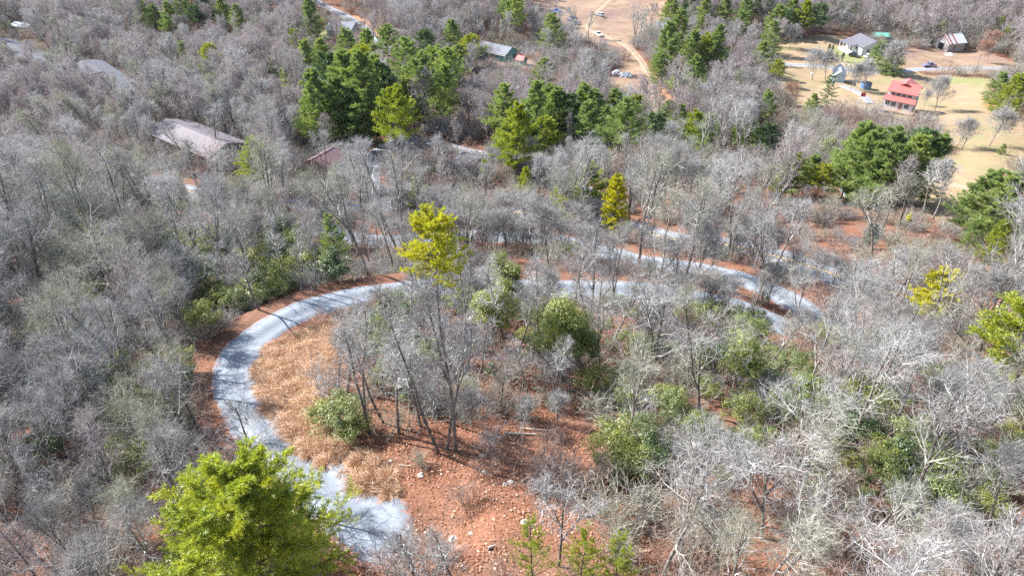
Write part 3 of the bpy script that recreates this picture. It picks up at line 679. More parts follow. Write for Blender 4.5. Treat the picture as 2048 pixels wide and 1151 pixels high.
heap(1899, 111, 3.5, .8, M['white'], 'white debris in the grass below the old barn', 'debris', 'debris_heap', 6)
heap(245, 307, 3.0, .8, M['roof_green'], 'pale green cover on the ground left of the long barn', 'tarp', 'tarpaulin', 7)
heap(292, 306, 2.6, .7, M['white'], 'pale cover near the left end of the long barn', 'tarp', 'tarpaulin', 8)
x, y, z = at(1730, 178); e = thing('water_tank', 'round slate blue tank with dark lid beside the bare yard trees', 'tank', (x, y, z))
MB().cyl(0, 0, -.3, 2.2, 1.7, 20).cyl(0, 0, .7, .8, 1.75, 20).cyl(0, 0, 1.5, 1.6, 1.75, 20).build('body', M['blue_paint'], e); MB().cyl(0, 0, 2.2, 2.6, 1.75, 20, .5).build('lid', M['black'], e)
# poles and wires
def pole(px, py, h, label, arm=True, rz=0.2):
    x, y, z = at(px, py); e = thing('utility_pole', label, 'utility pole', (x, y, z), rz, 'utility poles'); MB().cyl(0, 0, -.8, h, .17, 9, .11).build('post', M['pole'], e)
    if arm:
        c = MB().beam((-1.1, -.12, h - .6), (1.1, -.12, h - .6), .12).build('crossarm', M['pole'], e)
        for u in (-1.0, 0, 1.0): MB().cyl(u, -.12, h - .54, h - .35, .06, 8).build('insulator', M['white'], c)
    return np.array([x, y, z]), h
P1, h1 = pole(1344, 196, 9.0, 'utility pole on the orange bank right of the dirt track')
P2, h2 = pole(1500, 262, 9.0, 'utility pole beside the start of the pale meadow road')
P3, h3 = pole(853, 108, 9.0, 'utility pole in the brown woods beside the valley road')
P4, h4 = pole(727, 88, 9.0, 'utility pole at the valley road bend')
P5, h5 = pole(1786, 418, 9.0, 'utility pole in front of the shaded meadow pines')
P6, h6 = pole(2020, 500, 9.0, 'utility pole at the foot of the right edge pines')
P7, h7 = pole(885, 94, 8.0, 'pale pole left of the teal walled house', False)
def wires(a, b, n, label, sag=1.2):
    e = thing('power_line', label, 'power line', tuple((a + b) / 2)); c = (a + b) / 2; d = b - a; s = np.array([-d[1], d[0], 0]); s /= np.linalg.norm(s)
    for k in range(n):
        o_ = s * (k - (n - 1) / 2) * 1.0; t = np.linspace(0, 1, 25); P = a[None] + d[None] * t[:, None] + o_ - c; P[:, 2] -= sag * 4 * t * (1 - t)
        me = mesh_from('wire', [(*tubes(P[None], np.full((1, 25), .022), 4), 0)], [M['wire']]); obj('wire', me, e)
top = lambda P, h: P + [0, 0, h - .4]
WIRES = [(top(P1, h1), top(P2, h2), 3, 'three slack wires from the orange bank to the meadow road'), (top(P4, h4), top(P3, h3), 3, 'three wires over the brown wood by the valley road'), (top(P5, h5), top(P6, h6), 2, 'two wires crossing the shaded meadow corner'),
         (top(P3, h3), top(P7, h7) , 1, 'single wire running towards the teal walled house')]
# flag pole, bird house pole, fence
x, y, z = at(1713, 218); e = thing('flagpole', 'white flagpole with red flag beside the red roofed house', 'flagpole', (x, y, z)); MB().cyl(0, 0, -.3, 5.2, .07, 8, .05).build('pole', M['white'], e)
MB().p and None
fl = MB(); V = [(u * 1.5, .08 * math.sin(u * 7), zz) for zz in (3.7, 4.3, 4.95) for u in np.linspace(.03, 1, 8)]; fl.add(V, [(r * 8 + i, r * 8 + i + 1, (r + 1) * 8 + i + 1, (r + 1) * 8 + i) for r in (0, 1) for i in range(7)]); fl.build('flag', M['red'], e)
x, y, z = at(1619, 166); e = thing('bird_house', 'small white bird house on a pole on the shaded lawn', 'bird house', (x, y, z)); MB().cyl(0, 0, -.3, 3.0, .06, 8).build('pole', M['white'], e); MB().prism([(-.3, 3.0), (.3, 3.0), (.3, 3.4), (0, 3.7), (-.3, 3.4)], -.35, .35).build('box', M['white'], e)
fx = [hit(px, py) for px, py in [(1848, 151), (1880, 153), (1920, 155), (1960, 157), (2000, 159)]]
e = thing('fence', 'dark wire and post fence overgrown with brush behind the meadow', 'fence', (fx[0][0], fx[0][1], float(terr(*fx[0])))); ex, ey, ez = e.location
for (a, b) in zip(fx[:-1], fx[1:]):
    n = 5
    for i in range(n):
        x = a[0] + (b[0] - a[0]) * i / n; y = a[1] + (b[1] - a[1]) * i / n; z = float(terr(x, y)); MB().beam((x - ex, y - ey, z - ez - .3), (x - ex, y - ey, z - ez + 1.25), .12).build('post', M['pole'], e)
rl = MB()
for h in (.35, .75, 1.15):
    for (a, b) in zip(fx[:-1], fx[1:]): rl.beam((a[0] - ex, a[1] - ey, float(terr(*a)) - ez + h), (b[0] - ex, b[1] - ey, float(terr(*b)) - ez + h), .05, .12)
rl.build('rail', M['wall_brown'], e)

# ------------------------------------------------------------------ plant generators
def nrm(v): return v / (np.linalg.norm(v, axis=-1, keepdims=True) + 1e-9)
def grow(st, dr, L, n, wob, up, r0, r1, rg):
    d = nrm(dr); P = [st]; L = np.asarray(L, float).reshape(-1, 1)
    for _ in range(n - 1):
        d = nrm(d + rg.normal(0, wob, d.shape) + np.array([0, 0, up])); P.append(P[-1] + d * L / (n - 1))
    P = np.stack(P, 1); t = np.linspace(0, 1, n)[None]
    r0 = np.asarray(r0, float).reshape(-1, 1); r1 = np.asarray(r1, float).reshape(-1, 1)
    return P, np.broadcast_to(r0 + (r1 - r0) * t, (len(d), n)), L[:, 0]
def spawn(P, Rr, k, t0, t1, a0, a1, rg, tpow=1.0):
    B, n = P.shape[:2]; idx = np.repeat(np.arange(B), k)
    t = (np.tile(np.arange(k), B) + rg.random(B * k)) / k; t = t0 + (t1 - t0) * t ** tpow
    f = t * (n - 1); i = np.minimum(f.astype(int), n - 2); u = (f - i)[:, None]
    pos = P[idx, i] * (1 - u) + P[idx, i + 1] * u; T = nrm(P[idx, i + 1] - P[idx, i]); r = Rr[idx, i] * (1 - u[:, 0]) + Rr[idx, i + 1] * u[:, 0]
    ref = np.where(np.abs(T[:, 2:3]) < .9, np.array([[0, 0, 1.]]), np.array([[1., 0, 0]]))
    U = nrm(np.cross(T, ref)); Wv = np.cross(T, U)
    az_ = np.tile(np.arange(k), B) * 2.4 + np.repeat(rg.random(B) * 6.28, k) + rg.normal(0, .5, B * k)
    a = R_(1) * (a0 + (a1 - a0) * rg.random(B * k))
    D = np.cos(a)[:, None] * T + np.sin(a)[:, None] * (np.cos(az_)[:, None] * U + np.sin(az_)[:, None] * Wv)
    return pos, D, r, idx, t
def tubes(P, Rr, k):
    B, n = P.shape[:2]; T = nrm(np.gradient(P, axis=1)); m = nrm(T.mean(1, keepdims=True))
    ref = np.where(np.abs(m[..., 2:3]) < .9, np.array([0, 0, 1.]), np.array([1., 0, 0]))
    U = nrm(np.cross(T, np.broadcast_to(ref, T.shape))); Wv = np.cross(T, U)
    if k == 2:
        V = np.stack([P - U * Rr[..., None], P + U * Rr[..., None]], 2)
        b = (np.arange(B)[:, None] * n * 2 + np.arange(n - 1)[None] * 2).ravel()
        return V.reshape(-1, 3), np.stack([b, b + 1, b + 3, b + 2], 1)
    a = np.arange(k) * 2 * np.pi / k
    V = P[:, :, None] + Rr[:, :, None, None] * (np.cos(a)[None, None, :, None] * U[:, :, None] + np.sin(a)[None, None, :, None] * Wv[:, :, None])
    b = (np.arange(B)[:, None, None] * n * k + np.arange(n - 1)[None, :, None] * k); j = np.arange(k)[None, None]; j2 = (j + 1) % k
    F = np.stack([b + j, b + j2, b + k + j2, b + k + j], -1).reshape(-1, 4)
    return V.reshape(-1, 3), F
def ribbons(P, Rr, rg):
    B, n = P.shape[:2]; T = nrm(P[:, -1] - P[:, 0]); U = nrm(np.cross(T, rg.normal(0, 1, T.shape)))[:, None]
    V = np.stack([P - U * Rr[..., None], P + U * Rr[..., None]], 2)
    b = (np.arange(B)[:, None] * n * 2 + np.arange(n - 1)[None] * 2).ravel()
    return V.reshape(-1, 3), np.stack([b, b + 1, b + 3, b + 2], 1)
def blades(pos, D, L, w, rg):
    n = len(pos); D = nrm(D); U = nrm(np.cross(D, rg.normal(0, 1, D.shape))); L = np.asarray(L).reshape(-1, 1); w = np.asarray(w).reshape(-1, 1)
    V = np.stack([pos - U * w / 2 + D * L * .15, pos + U * w / 2 + D * L * .15, pos + D * L], 1).reshape(-1, 3)
    return V, np.arange(n * 3).reshape(-1, 3)
def leaves(pos, Nn, L, w, rg):
    n = len(pos); Nn = nrm(Nn); T = nrm(np.cross(Nn, rg.normal(0, 1, Nn.shape))); U = np.cross(Nn, T)
    L = np.asarray(L).reshape(-1, 1); w = np.asarray(w).reshape(-1, 1)
    V = np.stack([pos - T * L / 2, pos - U * w / 2, pos + T * L / 2, pos + U * w / 2], 1).reshape(-1, 3)
    return V, np.arange(n * 4).reshape(-1, 4)

def bare_tree(seed, H=14.0, cr=3.4, c0=.34, k=(13, 7, 6, 5), wob=.13, tw=.010, lod=0, limb='limb', twig='twig', up=.10, ang=(32, 62), lw=1.0, fork=2, leaf=None, thick=1.0):
    """trunk and crown meshes of a leafless tree of height H"""
    rg = np.random.default_rng(seed)
    TP, TR, TL = grow(np.zeros((1, 3)) - [[0, 0, .4]], np.array([[rg.normal(0, .06), rg.normal(0, .06), 1]]), [H * .86], 13, .045, .05, [.0115 * H * thick], [.003 * H], rg)
    parts_t = [(*tubes(TP, TR, 8 if lod == 0 else 5), 0)]
    bases_P, bases_R = [TP], [TR]
    if fork:
        p, D, r, ix, t = spawn(TP, TR, fork, .28, .6, 12, 26, rg)
        FP, FR, FL = grow(p, D, H * .86 * (1 - t) * 1.02, 13, .06, .07, r * .75, .003 * H, rg)
        parts_t.append((*tubes(FP, FR, 6 if lod == 0 else 4), 0))
        bases_P.append(FP); bases_R.append(FR)
    BP = np.concatenate(bases_P); BR = np.concatenate(bases_R)
    k1 = max(4, int(k[0] / (1 + .45 * fork)))
    p, D, r, ix, t = spawn(BP, BR, k1, c0, .99, *ang, rg)
    s = np.clip((t - c0) / (1 - c0), 0, 1)
    L1 = cr * (1.12 - .72 * s) * (.65 + .6 * rg.random(len(s)))
    P1, R1, _ = grow(p, D, L1, 7, wob * .8, up, np.minimum(r * .62, .055 * lw * thick), .012 * lw, rg)
    p, D, r, ix, t = spawn(P1, R1, k[1], .18, 1, 25, 60, rg)
    L2 = L1[ix] * .50 * (1.15 - .55 * t) * (.6 + .7 * rg.random(len(t)))
    P2, R2, _ = grow(p, D, L2, 5, wob, up * .7, np.minimum(r * .7, .026 * lw), .008 * lw, rg)
    p, D, r, ix, t = spawn(P2, R2, k[2], .15, 1, 25, 60, rg)
    L3 = (.25 + L2[ix] * .52 * (1.1 - .4 * t)) * (.6 + .7 * rg.random(len(t)))
    P3, R3, _ = grow(p, D, L3, 4, wob * 1.1, up * .6, max(.012 * lw, tw), tw * .6, rg)
    p, D, r, ix, t = spawn(P3, R3, k[3], .15, 1, 22, 55, rg)
    L4 = (.22 + L3[ix] * .6) * (.5 + .8 * rg.random(len(t)))
    P4, R4, _ = grow(p, D, L4, 3, wob, up * .9, tw, tw * .35, rg)
    parts_c = [(*tubes(P1, R1, 5 if lod == 0 else 3), 0), (*(tubes(P2, R2, 4 if lod == 0 else 3)), 0),
               (*(tubes(P3, R3, 3) if lod == 0 else ribbons(P3, R3 * 1.2, rg)), 1), (*ribbons(P4, R4, rg), 1)]
    mats = [M[limb], M[twig]]
    if leaf:
        q = P4[::2, -1]; parts_c.append((*leaves(q + rg.normal(0, .1, q.shape), rg.normal(0, 1, q.shape), .26, .16, rg), 2)); mats.append(M[leaf])
    return parts_t, parts_c, mats

def bush_bare(seed, H=2.0, n=16, tw=.010, twig='twig_brown', limb='twig_brown'):
    rg = np.random.default_rng(seed)
    st = np.concatenate([rg.normal(0, .25, (n, 2)), np.zeros((n, 1))], 1); D = np.concatenate([rg.normal(0, .45, (n, 2)), np.ones((n, 1))], 1)
    P0, R0, _ = grow(st, D, H * (.6 + .5 * rg.random(n)), 6, .16, .03, .018, .008, rg)
    p, D, r, ix, t = spawn(P0, R0, 7, .2, 1, 20, 60, rg); P1, R1, _ = grow(p, D, H * .38 * (.5 + rg.random(len(t))), 4, .16, .05, tw, tw * .6, rg)
    p, D, r, ix, t = spawn(P1, R1, 4, .2, 1, 20, 60, rg); P2, R2, _ = grow(p, D, H * .17 * (.5 + rg.random(len(t))), 3, .16, .05, tw, tw * .3, rg)
    return [(*tubes(P0, R0, 3), 0), (*ribbons(P1, R1, rg), 1), (*ribbons(P2, R2, rg), 1)], [M[limb], M[twig]]

def pine(seed, H=22.0, R=4.0, c0=.3, whorls=15, lim=5, bl=9, tf=4, nb=7, nl=.34, nw=.075, mat='needle', dense=1.0, droop=0.0, shape=.75, gap=.2, lod=1, lean=0, sparse=0.0, flat=.35):
    rg = np.random.default_rng(seed)
    TP, TR, _ = grow(np.array([[0, 0, -.5]]), np.array([[lean, 0, 1.]]), [H + .5], 14, .015, .03, [.0095 * H], [.02], rg)
    p, D, r, ix, t = spawn(TP, TR, whorls * lim, c0, .985, 70, 92, rg)
    # gather limbs into whorls
    tq = c0 + (np.round((t - c0) / (1 - c0) * whorls) + rg.normal(0, .08, len(t))) / whorls * (.985 - c0); tq = np.clip(tq, c0, .985)
    f = tq * 13; i = np.minimum(f.astype(int), 12); u = (f - i)[:, None]; p = TP[0, i] * (1 - u) + TP[0, i + 1] * u
    s = (tq - c0) / (1 - c0)
    D[:, 2] = -.05 + .75 * s ** 1.5 - droop; D = nrm(D)
    lump = .72 + .5 * rg.random(len(s)); lump[rg.random(len(s)) < gap] *= .45
    prof = ((1 - s) ** shape * .9 + .1) * np.clip(.45 + s * 3.2, 0, 1)
    L1 = R * prof * lump + .35
    P1, R1, _ = grow(p, D, L1, 6, .07, .07 - droop * .1, .007 * L1 + .02, .008, rg)
    p, D, r, ix, t = spawn(P1, R1, bl, .22, 1.0, 30, 62, rg)
    D[:, 2] = D[:, 2] * flat + .12 - droop * .6
    L2 = np.maximum(.3, L1[ix] * .36 * (1.15 - .7 * t)) * (.6 + .6 * rg.random(len(t)))
    P2, R2, _ = grow(p, D, L2, 4, .1, .05 - droop * .15, .012, .006, rg)
    if sparse > 0:
        kp = rg.random(len(P2)) > sparse; P2 = P2[kp]; R2 = R2[kp]
    pos, D, _, _, _ = spawn(P2, R2, tf, .1, 1.0, 5, 50, rg)
    pos = np.repeat(pos, nb, 0); D = np.repeat(D, nb, 0)
    Db = nrm(D * .8 + np.array([0, 0, .35 - droop]) + rg.normal(0, .55, D.shape)); pos = pos + rg.normal(0, nl * .22, pos.shape) * [1, 1, .6]
    Ln = nl * (.6 + .7 * rg.random(len(pos)))
    parts_c = [(*tubes(P1, R1, 4), 0), (*ribbons(P2, R2, rg), 0), (*blades(pos, Db, Ln, nw * (.7 + .6 * rg.random(len(pos))), rg), 1)]
    return [(*tubes(TP, TR, 8), 0)], parts_c, [M['pine_bark'], M[mat]]

def broadleaf(seed, H=6.0, R=2.4, n=5200, ll=.17, mat='laurel', z0=.12, conic=0.0, holes=.35, lumps=26, stems=6):
    """an evergreen bush or bushy tree: stems and leaf-sized faces gathered in clumps, with gaps"""
    rg = np.random.default_rng(seed)
    C = nrm(rg.normal(0, 1, (lumps, 3))); C[:, 2] = np.abs(C[:, 2]) * 1.0 - .35 * (rg.random(lumps) < .35)
    rad = (.35 + .7 * rg.random(lumps)); hz = .5 + C[:, 2] * rad * .5
    wx = R * (1 - conic * np.clip(hz, 0, 1)) * .8
    C = np.stack([C[:, 0] * rad * wx, C[:, 1] * rad * wx, H * (z0 + (1 - z0) * hz)], 1)
    cr_ = np.minimum(R, H) * (.13 + .2 * rg.random(lumps))
    q = rg.integers(0, lumps, n); d = nrm(rg.normal(0, 1, (n, 3))); d[:, 2] *= .7
    rr_ = cr_[q] * (.35 + .75 * rg.random(n) ** .5)
    pos = C[q] + d * rr_[:, None]; pos[:, 2] = np.clip(pos[:, 2], .05, None)
    Nn = nrm(d * .8 + np.array([0, 0, .8]) + rg.normal(0, .5, d.shape))
    S_ = np.zeros((stems, 3)); S_[:, :2] = rg.normal(0, .08 * R, (stems, 2)); S_[:, 2] = -.2
    tgt = C[rg.choice(lumps, stems)]
    SP, SR, _ = grow(S_, tgt - S_ + [0, 0, .5], np.linalg.norm(tgt - S_, axis=1), 6, .12, .0, .012 * H + .02, .015, rg)
    p, D, r, ix, t = spawn(SP, SR, 6, .3, 1, 25, 60, rg); P2, R2, _ = grow(p, D, R * .5 * (.5 + rg.random(len(t))), 4, .12, .03, .02, .008, rg)
    sz = ll * (.6 + .8 * rg.random(n))
    return [(*tubes(SP, SR, 5), 0), (*tubes(P2, R2, 3), 0)], [(*leaves(pos, Nn, sz, sz * .45, rg), 1)], [M['bark'], M[mat]]

# ------------------------------------------------------------------ plant libraries (mesh data shared by the copies)
LIB = {}
def lib_tree(key, res, H):
    pt, pc, mats = res
    LIB[key] = (mesh_from('trunk', pt, [M['bark'] if mats[0] is not M['pine_bark'] else M['pine_bark']]), mesh_from('crown', pc, mats), H)
for i in range(8):
    cfg = dict(H=14, cr=2.6 + .25 * (i % 4), c0=.36 + .05 * (i % 4), wob=.10 + .02 * (i % 3), fork=(1, 0, 2, 1)[i % 4], tw=.0085, ang=(20, 48), up=.09, lw=1.35)
    lib_tree(('bare', i), bare_tree(100 + i, twig=('twig', 'twig', 'twig_green', 'twig', 'twig', 'twig_rose', 'twig', 'twig_green')[i], k=(16, 5, 5, 3), **cfg), 14)
for i in range(4):    # crooked pale-limbed oaks
    lib_tree(('oak', i), bare_tree(140 + i, H=12, cr=3.4, c0=.3, wob=.24, fork=2, tw=.0085, limb='limb_white', lw=1.1, k=(13, 5, 5, 3), up=.08, ang=(28, 62)), 12)
for i in range(3):    # slender trees
    lib_tree(('slim', i), bare_tree(160 + i, H=15, cr=1.8, c0=.48, wob=.13, fork=(0, 1, 0)[i], tw=.0085, k=(16, 5, 4, 3), lw=1.3, thick=.75), 15)
for i in range(3):    # low sprawling trees, dense with twigs
    lib_tree(('low', i), bare_tree(180 + i, H=8, cr=2.9, c0=.12, wob=.14, fork=3, tw=.009, limb='twig', k=(15, 6, 5, 4), lw=1.2, up=.16, ang=(30, 60)), 8)
for i in range(6):    # further off: fewer, broader twigs
    lib_tree(('mid', i), bare_tree(200 + i, H=14, cr=2.7 + .25 * (i % 3), c0=.36 + .06 * (i % 3), wob=.14, ang=(18, 46), fork=(1, 0, 2)[i % 3], tw=.014, lod=1,
             twig=('twig', 'twig_rose', 'twig_green', 'twig', 'twig_rose', 'twig')[i], k=(14, 5, 4, 3), lw=1.7), 14)
for i in range(6):
    lib_tree(('far', i), bare_tree(220 + i, H=14, cr=3.0 + .25 * (i % 3), c0=.34, wob=.14, ang=(18, 46), fork=1, tw=.026, lod=1,
             twig=('twig', 'twig_rose', 'twig_rose', 'twig_green', 'twig_rose', 'twig')[i], k=(13, 5, 4, 3), lw=2.3), 14)
for i in range(2): lib_tree(('yard', i), bare_tree(260 + i, H=9, cr=4.3, c0=.16, wob=.10, fork=2 + i, tw=.02, lod=1, twig='twig', k=(20, 6, 5, 4), lw=1.6, up=.12, ang=(25, 60)), 9)
lib_tree(('rusty', 0), bare_tree(240, H=9, cr=3.2, c0=.15, wob=.13, fork=3, tw=.025, lod=1, twig='twig_brown', k=(14, 6, 5, 4), leaf='beech_leaf'), 9)
for mt in ('needle', 'needle_lime', 'needle_dark'):
    for i in range({'needle': 5, 'needle_lime': 3, 'needle_dark': 2}[mt]):
        lib_tree(('pine', mt, i), pine(300 + i * 7 + len(mt), H=22, R=7.2 + .5 * (i % 3), c0=(.28, .42, .2, .5, .12)[i], shape=(.85, .7, 1.0, .65, .9)[i], whorls=(15, 12, 17, 10, 19)[i], lim=6, bl=12, tf=5, nb=8, nl=.5, nw=.12, mat=mt, gap=.22), 22)
for i in range(2): lib_tree(('cone', i), pine(340 + i, H=12, R=4.2, c0=.04, whorls=18, lim=6, bl=9, tf=4, nb=8, nl=.3, nw=.075, mat=('needle', 'needle_lime')[i], gap=.05, shape=.85), 12)
lib_tree(('gold', 0), pine(350, H=17, R=3.5, c0=.64, whorls=10, lim=8, bl=11, tf=6, nb=10, nl=.2, nw=.05, mat='needle_gold', shape=.5, gap=.15), 18)
lib_tree(('gold', 1), pine(351, H=11, R=2.7, c0=.22, whorls=16, lim=7, bl=9, tf=6, nb=10, nl=.22, nw=.06, mat='needle_yellow', shape=.6, gap=.1), 11)
lib_tree(('sparse', 0), pine(352, H=15, R=3.6, c0=.45, whorls=8, lim=5, bl=9, tf=4, nb=7, nl=.24, nw=.05, mat='needle_lime', shape=.6, gap=.3, sparse=.35), 15)
lib_tree(('spruce', 0), pine(353, H=14, R=4.2, c0=.06, whorls=13, lim=5, bl=9, tf=5, nb=7, nl=.3, nw=.07, mat='needle_dark', droop=.22, gap=.3), 14)
lib_tree(('pale', 0), pine(354, H=7, R=2.4, c0=.08, whorls=11, lim=6, bl=8, tf=4, nb=7, nl=.24, nw=.06, mat='needle_pale'), 7)
lib_tree(('nearpine', 0), pine(360, H=19, R=7.6, c0=.18, whorls=22, lim=7, bl=20, tf=9, nb=9, nl=.24, nw=.05, mat='needle_near', gap=.32, shape=.85, flat=.6), 19)
lib_tree(('leafy', 0), pine(361, H=13, R=2.8, c0=.35, whorls=10, lim=5, bl=12, tf=6, nb=8, nl=.15, nw=.03, mat='needle_lime', shape=.5, gap=.3, sparse=.25, flat=.7), 13)
for i in range(3):
    lib_tree(('laurel', i), broadleaf(400 + i, H=3.4, R=2.1, n=4800, ll=.125, mat='laurel'), 3.4)
    lib_tree(('laurel_lime', i), broadleaf(410 + i, H=3.4, R=2.1, n=4600, ll=.125, mat='laurel_lime'), 3.4)
    lib_tree(('laurel_dark', i), broadleaf(420 + i, H=3.6, R=2.4, n=4200, ll=.2, mat='laurel_dark'), 3.6)
for i in range(2): lib_tree(('bushy', i), broadleaf(430 + i, H=8, R=3.2, n=14000, ll=.17, mat='laurel_lime', lumps=46, z0=.1, conic=.4, stems=7), 8)
lib_tree(('column', 0), broadleaf(440, H=3.0, R=.6, n=2600, ll=.13, mat='laurel_dark', lumps=30, conic=.5, z0=.03), 3)
lib_tree(('column', 1), broadleaf(441, H=5.0, R=1.1, n=5200, ll=.16, mat='needle_gold', lumps=34, conic=.4, z0=.03), 5)

COUNT = {}
def plant(key, x, y, z, h, label, cat, name, group=None, rz=None, wide=1.0, tilt=(0, 0), part=('trunk', 'crown')):
    tr, cr_, H = LIB[key]; s = h / H; rg = random.Random(int(x * 97 + y * 131) & 0xffff)
    rz = rg.uniform(0, 6.28) if rz is None else rz
    w = s * wide if wide != 1.0 else s
    e = thing(name, label, cat, (x, y, z), rz, group, (w, w, s), tilt[0], tilt[1])
    a = obj(part[0], tr, e); b = obj(part[1], cr_, e)
    return e

